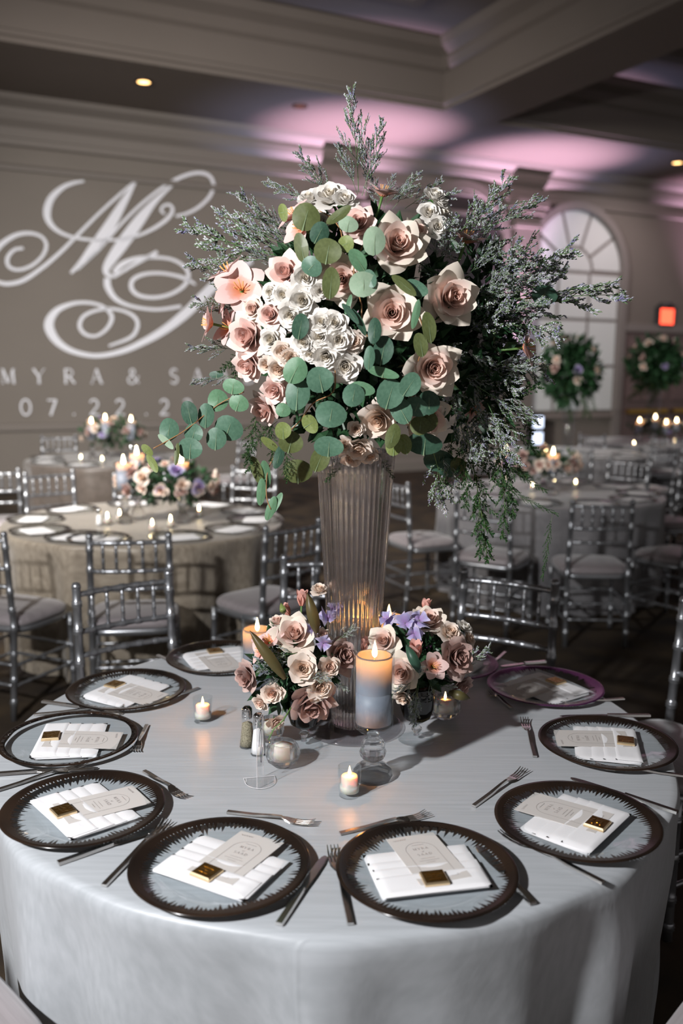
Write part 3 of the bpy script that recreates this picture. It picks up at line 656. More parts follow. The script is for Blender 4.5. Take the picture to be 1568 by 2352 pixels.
def cutlery(kind, x0, y0, x1, y1, label):
    A, B_ = onz(x0, y0, TZ), onz(x1, y1, TZ); d = B_ - A; L = .192 if kind == 'f' else .219
    if kind == 'd': L = .192
    M = T(A + Vector((0, 0, .0012))) @ RZ(math.atan2(d.y, d.x) - pi / 2) @ Matrix.Diagonal((1 if kind != 'd' else .92, d.length / L, 1, 1))
    if kind == 'k':
        t = thing('table_knife', label, 'knife', M, 'knives on the front table'); obj('handle', kn_handle, m_steel, t); obj('blade', kn_blade, m_steel, t)
    else:
        t = thing('dessert_fork' if kind == 'd' else 'dinner_fork', label, 'fork', M, 'forks on the front table'); obj('handle', fk_handle, m_steel, t); obj('head', fk_head, m_steel, t)
N = [s[2] for s in SET]
for kind, a, b_, c, d, l in (
 ('f', 238, 2038, 383, 1893, 'steel dinner fork half under the ' + N[0]), ('k', 640, 2128, 747, 1970, 'steel knife leaning on the ' + N[0]), ('d', 522, 1868, 722, 1898, 'steel dessert fork across the top of the ' + N[0]),
 ('f', 805, 2127, 763, 1953, 'steel dinner fork upright beside the ' + N[1]), ('k', 1224, 2080, 1095, 1945, 'steel knife mostly under the ' + N[1]), ('d', 780, 1918, 980, 1876, 'steel dessert fork across the top of the ' + N[1]),
 ('f', 1385, 2031, 1150, 1916, 'steel dinner fork along the near side of the ' + N[2]), ('d', 1087, 1855, 1203, 1774, 'steel dessert fork at the inner side of the ' + N[2]), ('k', 1555, 1870, 1310, 1790, 'steel knife at the far side of the ' + N[2]),
 ('f', 1580, 1786, 1365, 1764, 'steel dinner fork at the near side of the ' + N[3]), ('d', 1228, 1741, 1203, 1656, 'short upright dessert fork inside the ' + N[3]), ('k', 1492, 1646, 1285, 1648, 'steel knife at the far side of the ' + N[3]),
 ('f', 1432, 1607, 1295, 1622, 'steel dinner fork at the near side of the ' + N[4]), ('d', 1176, 1630, 1122, 1592, 'shaded dessert fork at the inner side of the ' + N[4]),
 ('k', 1252, 1522, 1150, 1533, 'steel knife at the back of the ' + N[4]), ('f', 1160, 1500, 1108, 1552, 'shaded fork beside the ' + N[5]),
 ('k', 133, 1987, 388, 1900, 'steel knife along the near side of the ' + N[9]), ('f', -30, 1826, 202, 1757, 'steel dinner fork at the far side of the ' + N[9]), ('d', 331, 1774, 424, 1838, 'steel dessert fork at the inner side of the ' + N[9]),
 ('k', -40, 1784, 225, 1767, 'steel knife along the near side of the ' + N[8]), ('f', 78, 1644, 285, 1630, 'steel dinner fork at the far side of the ' + N[8]), ('d', 337, 1668, 309, 1733, 'short upright dessert fork inside the ' + N[8]),
 ('k', 98, 1614, 282, 1642, 'steel knife along the near side of the ' + N[7]), ('d', 456, 1583, 360, 1621, 'steel dessert fork at the inner side of the ' + N[7]),
 ('f', 362, 1507, 440, 1546, 'steel fork between the two rear chargers by the left candle')):
    cutlery(kind, a, b_, c, d, l)

# ================================================================== FLOWERS
def petal_fn(t, phi, rs, pointed=1.0, ruffle=.02, seed=0):
    """one rose petal; t = 0 heart .. 1 outermost, in bloom units (outer radius about 1)"""
    A, B, Cc = rad(8 + 52 * t), rad(-14 + 66 * t), rad(6 + 96 * t * t)
    L = .52 + .46 * t; r0 = .03 + .10 * t; wm = .30 + .26 * t; z0 = .02 - .14 * t
    ns = 24; prof = [(r0, z0)]
    for i in range(ns):
        s = (i + .5) / ns; th = A * (1 - s) ** 2 + 2 * B * s * (1 - s) + Cc * s * s
        r, z = prof[-1]; prof.append((max(.02, r + sin(th) * L / ns), z + cos(th) * L / ns))
    def f(u, v):
        x = 2 * u - 1; top = 1 - (.14 + .34 * t * pointed) * abs(x) ** (2.2 - 1.0 * pointed * t)
        s = v * top; i = min(ns - 1, int(s * ns)); q = s * ns - i
        r = prof[i][0] * (1 - q) + prof[i + 1][0] * q; z = prof[i][1] * (1 - q) + prof[i + 1][1] * q
        w = wm * (.30 + .70 * sin(min(1, s * 1.15) * pi / 2)) * (1 - .25 * max(0, s - .8) / .2 * t * pointed)
        k = (1.0 - .35 * t) / max(r, .10); psi = max(-2.9, min(2.9, x * w * k))
        lat = sin(psi) / k; inn = (1 - cos(psi)) / k
        roll = abs(x) ** 1.9 * s * s * .46 * max(0, t - .15) * pointed
        rr = r - inn + roll * .25; zz = z - roll + ruffle * sin(5 * x + seed) * s ** 3
        rr += ruffle * 1.2 * sin(4 * x + 2 * seed) * s ** 3
        return Vector((rr * cos(phi) - lat * sin(phi), rr * sin(phi) + lat * cos(phi), zz))
    return f
def rose_meshes(seed, n=24, pointed=1.0, ruffle=.02, nu=9, nv=7, gam=1.0):
    r_ = random.Random(seed); out = []
    for i in range(n):
        t = (i / (n - 1)) ** gam; phi = i * 2.39996 + r_.uniform(-.25, .25)
        f = petal_fn(min(1, max(0, t + r_.uniform(-.04, .04))), phi, r_, pointed, ruffle, r_.uniform(0, 6))
        out.append(MB().grid(nu, nv, f).make('petal'))
    return out
ROSES = {'q': [rose_meshes(s, 24, 1.0, .018) for s in (1, 2, 3)], 'g': [rose_meshes(s, 26, .75, .035, gam=.9) for s in (11, 12)], 's': [rose_meshes(s, 25, .10, .05, 7, 6, 1.2) for s in (21, 22, 23)]}
def joined(meshes):
    b = MB()
    for me in meshes: b.add([v.co for v in me.vertices], [list(p.vertices) for p in me.polygons])
    return b.make('bloom')
BLOOM = {k: joined(rose_meshes(40 + i, 15, .8 if k != 's' else .1, .03, 6, 5)) for i, k in enumerate(('q', 'g', 's'))}
m_blush = petal_mat('blush_petal', (0.90, 0.57, 0.46), (0.89, 0.73, 0.65), .05, .6, (0.85, 0.76, 0.645))
m_pink = petal_mat('pink_petal', (0.90, 0.56, 0.48), (0.89, 0.70, 0.64), .05, .75)
m_cream = petal_mat('cream_petal', (0.86, 0.62, 0.46), (0.86, 0.75, 0.66), .12, .6)
m_ivory = petal_mat('ivory_petal', (0.88, 0.78, 0.62), (0.87, 0.83, 0.77), .05, .35)
m_mauve = petal_mat('mauve_petal', (0.44, 0.25, 0.21), (0.55, 0.385, 0.345), .1, .8, (0.60, 0.45, 0.40))
m_peach = petal_mat('peach_petal', (0.90, 0.56, 0.42), (0.88, 0.74, 0.64), .08, .5)
m_sepal = mat('rose_sepal', (0.05, 0.13, 0.03), .5)
me_sep = MB()
for k in range(5):
    a = k * 2 * pi / 5; me_sep.grid(3, 4, lambda u, v: Vector(((.08 + .42 * v) * cos(a) - (u - .5) * .22 * (1 - v) * sin(a), (.08 + .42 * v) * sin(a) + (u - .5) * .22 * (1 - v) * cos(a), -.16 - .10 * v * v)))
me_sep.lathe([(.0, -.32), (.10, -.30), (.14, -.2), (.10, -.10)], 8); me_sep = me_sep.make('calyx')
cnt = [0]
def rose(P, nrm, diam, kind, m, label, group, name='rose'):
    cnt[0] += 1; v = ROSES[kind][cnt[0] % len(ROSES[kind])]
    t = thing(name, label, 'flower', frame(P, nrm, cnt[0] * 1.7, diam / 2), group)
    for me in v: obj('petal', me, m, t)
    obj('calyx', me_sep, m_sepal, t); return t
def bloom(P, nrm, diam, kind, m, label, group, name='rose'):
    cnt[0] += 1
    return tag(obj(name, BLOOM[kind], m, None, frame(P, nrm, cnt[0] * 1.7, diam / 2)), label, 'flower', group)
def surf(x, y, c, rad3, k=1.0):
    """the point of an ellipsoid (centre c, half axes rad3 * k) in the direction of picture point x, y, and its outward normal"""
    d = ray(x, y).normalized(); S = Vector([1 / (q * k) for q in rad3]); o = CAM - c
    o2 = Vector((o.x * S.x, o.y * S.y, o.z * S.z)); d2 = Vector((d.x * S.x, d.y * S.y, d.z * S.z))
    a, b, e = d2.dot(d2), o2.dot(d2), o2.dot(o2) - 1; D = b * b - a * e
    s = (-b - math.sqrt(D)) / a if D > 0 else -b / a
    P = CAM + d * s; q = P - c; n = Vector((q.x * S.x * S.x, q.y * S.y * S.y, q.z * S.z * S.z)).normalized()
    return P, n
BC, BR = Vector((.045, .05, 1.775)), (.30, .27, .33)
GB = 'flowers of the tall bouquet'
def tall(x, y, d, kind, m, label, face=(0, 0), sink=.25, name='rose', k=1.0):
    P, n = surf(x, y, BC, BR, k); toc = (CAM - P).normalized(); nn = (n * .55 + toc * .55 + RGT * face[0] + UPV * face[1]).normalized()
    dm = px2m(d, P); return rose(P - nn * dm * sink, nn, dm * (1.24 if kind != 's' else 1.36), kind, m, label, GB, name)
for a in (
 (915, 555, 136, 'q', m_blush, 'large blush rose beside the pale eucalyptus leaf, near the bouquet top', (.1, .15)),
 (900, 718, 136, 'q', m_blush, 'large blush rose with spiral heart at the middle of the tall bouquet', (-.15, .0)),
 (1043, 682, 136, 'q', m_blush, 'large blush rose farthest toward the caspia side of the tall bouquet', (.1, .0)),
 (998, 846, 128, 'q', m_blush, 'blush rose with pointed petals just above the grouped eucalyptus discs', (-.05, .05)),
 (820, 508, 88, 'q', m_pink, 'pink rose just below the topmost white spray roses', (-.05, .2)),
 (652, 622, 100, 'q', m_pink, 'pink rose above the white spray cluster, next to the open tulip', (-.2, .2)),
 (560, 772, 112, 'q', m_pink, 'large pink rose at the outer side of the bouquet under the tulips', (-.25, .05)),
 (566, 842, 84, 'q', m_pink, 'pink rose tucked under the large outer pink rose', (-.2, -.3)),
 (618, 722, 66, 'g', m_pink, 'round pink rose between tulips and the white spray cluster', (-.1, .1)),
 (578, 708, 58, 'g', m_blush, 'shaded pink rose behind the round pink rose near the tulips', (-.2, .2)),
 (785, 640, 118, 'q', m_blush, 'blush rose with small spiral heart behind the dark eucalyptus leaf', (.0, -.1)),
 (628, 898, 70, 'q', m_pink, 'small pink rose beside the largest round eucalyptus leaf', (-.1, -.1)),
 (600, 945, 80, 'q', m_pink, 'pink rose facing down at the lower outer edge of the tall bouquet', (-.4, -.35)),
 (868, 968, 100, 'q', m_cream, 'cream rose with a folded petal over the mouth of the vase', (-.4, -.1)),
 (985, 968, 112, 'q', m_blush, 'dusty blush rose behind the olive eucalyptus leaf, near the vase mouth', (.15, -.15)),
 (962, 528, 66, 'q', m_blush, 'streaked pink rose half hidden behind the top large blush rose', (.4, .3)),
 (710, 452, 56, 's', m_ivory, 'white spray rose at the top, outermost of the topmost three', (-.1, .3)),
 (757, 447, 76, 's', m_ivory, 'largest white spray rose of the topmost three', (.0, .3)),
 (793, 455, 52, 's', m_ivory, 'white spray rose at the top, beside the upright caspia', (.2, .35)),
 (793, 842, 72, 's', m_ivory, 'greenish white spray rose under the central white cluster', (.1, -.2)),
 (812, 784, 50, 's', m_cream, 'shaded cream spray rose at the side of the central white cluster', (.35, -.1)),
 (622, 780, 56, 's', m_ivory, 'white spray rose beside the large outer pink rose', (-.15, .1)),
 (735, 505, 46, 's', m_ivory, 'white spray rose peeping between the upper dark eucalyptus leaves', (-.1, .2)),
): tall(*a)
for lab, m, pts in (
 ('white spray rose in the cluster under the upper pink rose', m_ivory, ((702, 640, 64, .15, .1), (652, 678, 56, -.2, .1), (694, 690, 66, .05, -.1), (622, 672, 44, -.4, .1), (668, 722, 58, -.1, -.4), (735, 668, 40, .3, 0))),
 ('white spray rose in the round cluster at the bouquet centre', m_ivory, ((698, 784, 58, -.3, -.1), (735, 772, 58, -.05, 0), (768, 742, 54, .1, .2), (778, 780, 58, .15, -.05), (748, 818, 58, 0, -.35), (738, 740, 54, -.1, .3), (712, 812, 44, -.3, -.3))),
 ('pale pink spray rose in the little cluster above the largest eucalyptus leaf', m_cream, ((650, 808, 50, -.05, .1), (668, 822, 44, .2, -.1), (640, 848, 52, -.1, -.2), (612, 838, 40, -.2, -.1))),
 ('creamy ruffled stock floret at the top beside the caspia', m_ivory, ((1000, 448, 48, 0, .4), (1018, 490, 54, .2, .1), (985, 488, 46, -.2, .1), (1004, 520, 44, 0, -.2), (1012, 466, 40, .2, .2))),
 ('ivory spray rose hanging over the rim of the fluted vase', m_cream, ((790, 1022, 40, -.2, -.2), (822, 1030, 60, .05, -.4), (806, 1052, 50, -.1, -.5), (818, 986, 34, .1, .1), (848, 1046, 42, .2, -.3)))):
    for (x, y, d, fx, fy) in pts: tall(x, y, d, 's', m, lab, (fx, fy), .2, 'spray_rose', 1.04)

# tulips
m_tulip = petal_mat('tulip_petal', (0.86, 0.28, 0.10), (0.80, 0.46, 0.40), .05, .55, (0.84, 0.60, 0.56))
m_tulipbud = petal_mat('tulip_bud_petal', (0.66, 0.26, 0.18), (0.74, 0.40, 0.34), .05, .4)
m_stamen = mat('stamen', (0.75, 0.36, 0.10), .6); m_stem = mat('green_stem', (0.10, 0.20, 0.05), .5); m_brownstem = mat('ruddy_stem', (0.30, 0.15, 0.06), .5)
def tulip_petal(phi, open_, L=1.0, w=.36):
    def f(u, v):
        x = 2 * u - 1; th = rad(open_) * (.75 + .35 * v); r = .06 + L * (sin(th) * v * .95); z = L * v * cos(th * .8) * .9
        ww = w * sin(pi * min(1, .10 + v * .86)) ** .75; lat = x * ww; cup = .28 * x * x * ww * (1.2 - v)
        dr, dz = cos(th), -sin(th)
        r2 = r - cup * dr * 1.1; z2 = z + cup * .7
        return Vector((r2 * cos(phi) - lat * sin(phi), r2 * sin(phi) + lat * cos(phi), z2))
    return MB().grid(7, 8, f).make('petal')
TUL = {'open': [tulip_petal(k * pi / 3 + (.1 if k % 2 else 0), 62 + 18 * (k % 2) + 6 * (k % 3), 1.0, .43) for k in range(6)], 'bud': [tulip_petal(k * pi / 3, 13 + 3 * (k % 2), 1.25, .34) for k in range(6)]}
sb = MB()
for k in range(6): sb.tube([(0, 0, .05), (.12 * cos(k * 1.047), .12 * sin(k * 1.047), .3), (.19 * cos(k * 1.047), .19 * sin(k * 1.047), .55)], [.012, .014, .022], 5)
me_stamen = sb.make('stamens')
def tulip(P, nrm, size, kind, label, group, m=None):
    cnt[0] += 1; t = thing('tulip', label, 'flower', frame(P, nrm, cnt[0] * 1.1, size), group)
    for me in TUL[kind]: obj('petal', me, m or (m_tulip if kind == 'open' else m_tulipbud), t)
    if kind == 'open': obj('stamens', me_stamen, m_stamen, t)
    obj('stem', MB().tube([(0, 0, .08), (.02, .0, -.6), (.1, .05, -1.4)], [.07, .06, .05], 6).make('stem'), m_stem, t); return t
def tall_tulip(x, y, s, kind, label, face, k=1.0):
    P, n = surf(x, y, BC, BR, k); nn = (n * .3 + RGT * face[0] + UPV * face[1] - FWD * face[2]).normalized(); tulip(P - nn * px2m(s * .3, P), nn, px2m(s, P) * 1.25, kind, label, GB)
for a in ((552, 662, 52, 'open', 'wide open pink tulip with orange stamens at the outer side', (.15, .15, .9)), (522, 622, 46, 'open', 'pink tulip opening upward behind the wide open tulip', (-.2, .7, .3)),
          (512, 680, 42, 'open', 'pink tulip seen from behind below the wide open tulip', (-.7, -.1, .2)), (478, 742, 38, 'open', 'outermost pale pink tulip reaching toward the monogram', (-.8, .2, .2)), (520, 752, 36, 'open', 'pink tulip resting against the large outer pink rose', (-.4, .2, .4)),
          (672, 492, 38, 'open', 'ruddy tulip behind the upper dark eucalyptus leaf', (-.5, .5, .3)), (688, 522, 40, 'open', 'ruddy tulip below the upper dark eucalyptus leaf', (-.6, .1, .4)),
          (1072, 545, 46, 'open', 'open coral tulip standing among the dark caspia', (.1, .9, .3)), (1212, 798, 40, 'open', 'dusky pink tulip at the far caspia side of the bouquet', (.6, .1, .3)), (880, 440, 38, 'open', 'brownish tulip behind the crown of the bouquet', (.2, .8, .2)),
          (1090, 940, 32, 'open', 'dark shaded tulip under the caspia near the vase', (.4, -.5, .3))): tall_tulip(*a)

# eucalyptus branches: (branch label, stem picture points, leaves (x, y, half w, half h, turn, tone, tilt))
me_leafs = []
for s in (1, 2, 3):
    def lf(u, v, s=s):
        a = 2 * pi * u; r = v; x = r * cos(a); y = r * sin(a) * (1 - .10 * cos(a)); z = -.16 * abs(x) ** 1.5 * (1 if s != 2 else -.6) + .10 * y * y * (1 if s == 1 else -1) + .03 * sin(3 * a + s) * r
        return Vector((x, y, z))
    b = MB().grid(17, 5, lf); me_leafs.append(b.make('leaf'))
me_vein = MB().ribbon([(0, -1.05, .012), (0, -.3, .03), (0, .45, .02)], [.06, .035, .01]).make('vein')
def leaf_mat(name, c, c2, rough=.42): return mat(name, c, rough, var=c2, vscale=4.0, transl=.12, spec=.4)
LT = {'g': leaf_mat('euc_green', (.070, .150, .098), (.10, .195, .13)), 'd': leaf_mat('euc_dark', (.03, .075, .048), (.05, .11, .07)), 'o': leaf_mat('euc_olive', (.085, .105, .035), (.115, .14, .05)), 'm': leaf_mat('euc_mint', (.27, .38, .26), (.32, .42, .30)), 'y': leaf_mat('euc_yellowgreen', (.17, .22, .06), (.23, .27, .10)), 'b': leaf_mat('euc_bright', (.10, .215, .115), (.135, .26, .15))}
m_vein = mat('leaf_vein', (.22, .30, .17), .6)
EUC = [
 ('eucalyptus branch with dark olive leaves over the upper roses', [(760, 600), (785, 545), (760, 500), (700, 470)], [(703, 498, 33, 32, .3, 'o', .1), (650, 488, 22, 11, 1.4, 'y', .3), (753, 577, 33, 29, .2, 'o', -.1), (778, 494, 12, 34, 1.0, 'o', .2), (692, 568, 17, 34, -.2, 'o', .3), (734, 535, 22, 26, .5, 'd', .2), (795, 560, 20, 18, 1.2, 'y', .1), (716, 612, 26, 22, .8, 'g', .1)]),
 ('eucalyptus branch with pale mint leaves beside the top large rose', [(830, 700), (812, 620), (830, 570), (850, 540)], [(860, 553, 27, 33, .1, 'm', .2), (835, 653, 34, 29, .0, 'm', -.1), (760, 650, 21, 36, .1, 'o', .1), (822, 598, 18, 30, -.6, 'b', .3), (800, 515, 24, 18, .3, 'm', .2), (850, 640, 22, 14, 1.2, 'g', .3)]),
 ('eucalyptus branch of big green discs low at the bouquet centre', [(770, 840), (765, 900), (720, 925), (690, 965), (655, 1000)], [(678, 852, 28, 32, .5, 'b', .1), (683, 904, 29, 39, .1, 'g', .1), (735, 872, 32, 30, -.2, 'g', -.1), (760, 952, 37, 31, .2, 'g', .1), (650, 942, 18, 16, .4, 'b', .2), (650, 989, 19, 20, 0, 'y', .2), (668, 1016, 29, 26, .3, 'o', .1), (712, 974, 24, 17, 1.0, 'y', .2), (620, 1020, 10, 26, -.9, 'y', .4), (735, 1055, 22, 32, .4, 'o', .2), (755, 1026, 35, 24, .1, 'g', -.1), (684, 1083, 34, 28, .0, 'o', .1)]),
 ('eucalyptus branch of overlapping discs below the pointed blush rose', [(1000, 950), (960, 920), (905, 880), (860, 860)], [(812, 908, 26, 27, .2, 'g', .1), (832, 893, 30, 16, .2, 'b', .3), (896, 905, 32, 36, .3, 'g', .1), (921, 942, 25, 34, -.5, 'g', .15), (957, 935, 30, 22, .4, 'g', .1), (942, 884, 24, 30, .6, 'g', -.1), (880, 856, 38, 12, .25, 'b', .4), (985, 925, 26, 28, 0, 'd', .1), (848, 822, 13, 28, .1, 'g', .3), (965, 978, 24, 22, .1, 'o', .1), (982, 968, 24, 26, .1, 'o', -.1), (902, 1002, 17, 30, .3, 'o', .2), (905, 1024, 20, 24, .1, 'y', .1), (930, 1020, 16, 24, -.2, 'y', .1)]),
 ('long eucalyptus branch reaching out low toward the monogram', [(560, 900), (500, 930), (430, 985), (380, 1015), (352, 1030)], [(535, 888, 27, 18, .2, 'b', .2), (548, 926, 24, 20, .4, 'b', .1), (500, 920, 24, 26, .2, 'b', .1), (497, 860, 19, 8, .0, 'd', .3), (434, 948, 20, 28, -.2, 'd', .2), (473, 955, 19, 29, .1, 'g', .2), (388, 987, 23, 27, .2, 'g', .1), (445, 995, 22, 22, .3, 'g', .1), (437, 1030, 29, 25, .1, 'g', -.1), (496, 1008, 24, 26, .1, 'g', .1), (525, 985, 34, 30, .4, 'g', -.2), (338, 1034, 17, 9, .8, 'y', .2), (350, 1064, 9, 24, -.5, 'y', .3), (381, 1014, 8, 24, -.8, 'm', .3), (406, 1043, 6, 26, .1, 'o', .3)]),
 ('hanging eucalyptus sprig with narrow leaves beside the fluted vase', [(640, 1030), (615, 1080), (612, 1140), (622, 1170)], [(610, 1090, 12, 34, -.1, 'b', .2), (600, 1130, 11, 32, .1, 'b', .2), (622, 1168, 11, 30, .35, 'b', .3), (634, 1158, 9, 30, .5, 'b', .3), (590, 1080, 13, 34, -.3, 'o', .2), (640, 1050, 12, 28, .3, 'd', .2)]),
 ('dark eucalyptus sprig hanging at the shaded side of the vase', [(960, 1000), (1000, 1040), (1060, 1070)], [(975, 1020, 42, 26, .1, 'd', .1), (1008, 1058, 36, 26, .1, 'd', -.1), (1052, 1068, 19, 17, .1, 'o', .1), (1030, 1075, 26, 22, .3, 'd', .2)]),
 ('small eucalyptus sprig between the two right-hand blush roses', [(960, 830), (975, 770), (950, 700), (925, 650)], [(985, 752, 17, 36, -.15, 'o', .2), (966, 792, 17, 28, -.2, 'o', .2), (955, 722, 9, 34, .2, 'b', .3), (928, 655, 12, 36, -.9, 'o', .3), (955, 662, 30, 18, .4, 'g', .2)]),
 ('single round eucalyptus leaf out among the caspia', [(1180, 690), (1250, 678)], [(1250, 678, 31, 24, .1, 'd', .1)]),
 ('glossy dark leaves in the gap beside the central white cluster', [(830, 700), (835, 760), (880, 800)], [(805, 720, 8, 30, -.7, 'd', .2), (825, 740, 9, 34, -.5, 'd', .3), (880, 805, 24, 34, .2, 'd', .1), (800, 700, 6, 24, .3, 'b', .2), (690, 750, 20, 30, .2, 'd', .1), (860, 760, 16, 30, .1, 'd', .2)])]
r_e = random.Random(5)
for lab, st, lv in EUC:
    pts = [surf(x, y, BC, BR, 1.03)[0] for x, y in st]; t = thing('eucalyptus_branch', lab, 'foliage branch', T(pts[0]), 'eucalyptus in the tall bouquet'); IM = T(pts[0]).inverted()
    obj('stem', MB().tube([IM @ p for p in spline(pts, 4)], .0014, 6).make('stem'), m_brownstem, t)
    for (x, y, hw, hh, tr, tone, tilt) in lv:
        P, n = surf(x, y, BC, BR, 1.10 + r_e.uniform(0, .07)); toc = (CAM - P).normalized(); nn = (n * .25 + toc + Vector((r_e.uniform(-1, 1), 0, r_e.uniform(-.3, 1))) * tilt).normalized()
        fr_ = frame(P, nn, 0, 1, RGT * cos(tr) - UPV * sin(tr)); sx, sy = px2m(hw, P), px2m(hh, P)
        l = obj('leaf', me_leafs[r_e.randrange(3)], LT[tone], t, IM @ fr_ @ Matrix.Diagonal((sx, sy, min(sx, sy), 1)))
        vv = obj('vein', me_vein, m_vein, l); vv.location = (0, 0, .01)

# caspia (fine lilac-white filler) and fern
m_casp_stem = mat('caspia_stem', (.10, .19, .07), .6); m_casp_w = mat('caspia_floret_white', (.60, .61, .60), .7, var=(.20, .185, .33), vscale=9); m_casp_g = mat('caspia_floret_green', (.15, .21, .11), .7)
def caspia_proto(seed, dens=1.0):
    r_ = random.Random(seed); st, fw, fg = MB(), MB(), MB()
    def floret(b, p, d, s):
        d = d.normalized(); a = Vector((r_.uniform(-1, 1), r_.uniform(-1, 1), r_.uniform(-1, 1))).cross(d).normalized(); c = a.cross(d)
        b.add([p - d * s, p + a * s * .55, p + c * s * .55, p - a * s * .55, p - c * s * .55, p + d * s * 1.4], [(0, 2, 1), (0, 3, 2), (0, 4, 3), (0, 1, 4), (5, 1, 2), (5, 2, 3), (5, 3, 4), (5, 4, 1)])
    main = [Vector((.03 * sin(3 * k / 10 + seed), .03 * cos(2.5 * k / 10 + seed) - .03, k / 10)) for k in range(11)]
    st.tube(main, [.0055 * (1 - .06 * k) for k in range(11)], 4)
    def branch(p, d, L, lev):
        q = [p]; dd = d.normalized()
        for k in range(4): dd = (dd + Vector((r_.uniform(-.2, .2), r_.uniform(-.2, .2), .16))).normalized(); q.append(q[-1] + dd * L / 4)
        st.tube(q, .0026 if lev else .0034, 3, False)
        n = int((12 if lev else 7) * dens)
        for i in range(n):
            s = (i + 1) / n; j = min(3, int(s * 4)); e = q[j].lerp(q[j + 1], min(1, s * 4 - j)); off = Vector((r_.uniform(-1, 1), r_.uniform(-1, 1), r_.uniform(0, 1))).normalized()
            floret(fw if r_.random() < .6 else fg, e + off * .010, off + dd, r_.uniform(.009, .0150))
        if lev < 1:
            for i in range(6):
                s = .2 + .8 * i / 6; j = min(3, int(s * 4)); e = q[j].lerp(q[j + 1], min(1, s * 4 - j)); a = r_.uniform(0, 2 * pi)
                branch(e, dd * .9 + Vector((cos(a), sin(a), .2)) * .75, L * r_.uniform(.30, .48), lev + 1)
    for i in range(13):
        s = .20 + .78 * i / 13; k = int(s * 10); p = main[k].lerp(main[min(10, k + 1)], s * 10 - k); a = i * 2.4 + r_.uniform(-.3, .3)
        branch(p, Vector((cos(a) * .8, sin(a) * .8, .75)), (.34 * (1 - s) + .10) * r_.uniform(.8, 1.15), 0)
    branch(main[-2], Vector((0, 0, 1)), .10, 1)
    return st.make('stem', False), fw.make('florets', False), fg.make('buds', False)
CASP = [caspia_proto(s) for s in (3, 4, 5, 6)]
def caspia(base, tip, label, group, wid=1.0):
    cnt[0] += 1; d = tip - base; L = d.length; t = thing('caspia_spray', label, 'filler flower', frame(base, d, cnt[0] * 2.1, (L * wid, L * wid, L)), group)
    a, b, c = CASP[cnt[0] % 4]; obj('stem', a, m_casp_stem, t); stuff(obj('florets', b, m_casp_w, t)); stuff(obj('buds', c, m_casp_g, t))
def tall_casp(x0, y0, x1, y1, dy0, dy1, label, wid=1.0): caspia(ony(x0, y0, .05 + dy0), ony(x1, y1, .05 + dy1), label, 'caspia in the tall bouquet', wid)
for a in ((826, 440, 806, 205, 0, 0, 'tallest caspia spray, upright at the crown of the bouquet', .72), (832, 450, 872, 272, .0, -.03, 'caspia spray beside the tallest one at the crown', .8),
          (815, 450, 775, 330, -.02, -.05, 'short caspia spray at the foot of the tallest one', .9), (845, 450, 850, 320, .02, .03, 'short caspia spray behind the crown', .9)): tall_casp(*a)
lab_l = 'pale caspia spray fanning out on the monogram side of the bouquet'
for a in ((770, 460, 680, 348), (730, 470, 606, 425), (735, 460, 735, 392), (700, 600, 545, 440), (690, 610, 495, 485), (680, 600, 415, 512), (650, 640, 430, 600), (640, 560, 560, 520), (690, 560, 590, 470), (600, 720, 440, 690), (580, 640, 470, 640), (660, 620, 560, 570), (560, 800, 430, 800), (550, 860, 440, 885), (560, 690, 490, 560)):
    tall_casp(*a, .02 + rng.uniform(-.04, .06), rng.uniform(-.08, .10), lab_l, rng.uniform(.7, .95))
lab_t = 'caspia spray between the bouquet crown and the creamy stock'
for a in ((880, 470, 905, 400), (900, 480, 968, 396), (930, 480, 1012, 412), (880, 470, 940, 420), (950, 500, 1050, 440), (880, 480, 850, 400)):
    tall_casp(*a, .0, rng.uniform(-.1, .05), lab_t, .95)
def lab_r(x, y):
    if x > 1400: return 'longest caspia spray, pointing across the fanlight window'
    w = 'outer' if x > 1170 else 'inner'
    for lim, ph in ((480, 'rising beside the window pilaster'), (600, 'around the coral tulip'), (700, 'level with the farthest blush rose'), (800, 'just below the farthest blush rose'), (900, 'level with the pointed blush rose'), (1010, 'above the trailing fern'), (1300, 'hanging down among the trailing fern')):
        if y < lim: return w + ' lilac caspia spray on the shaded side, ' + ph
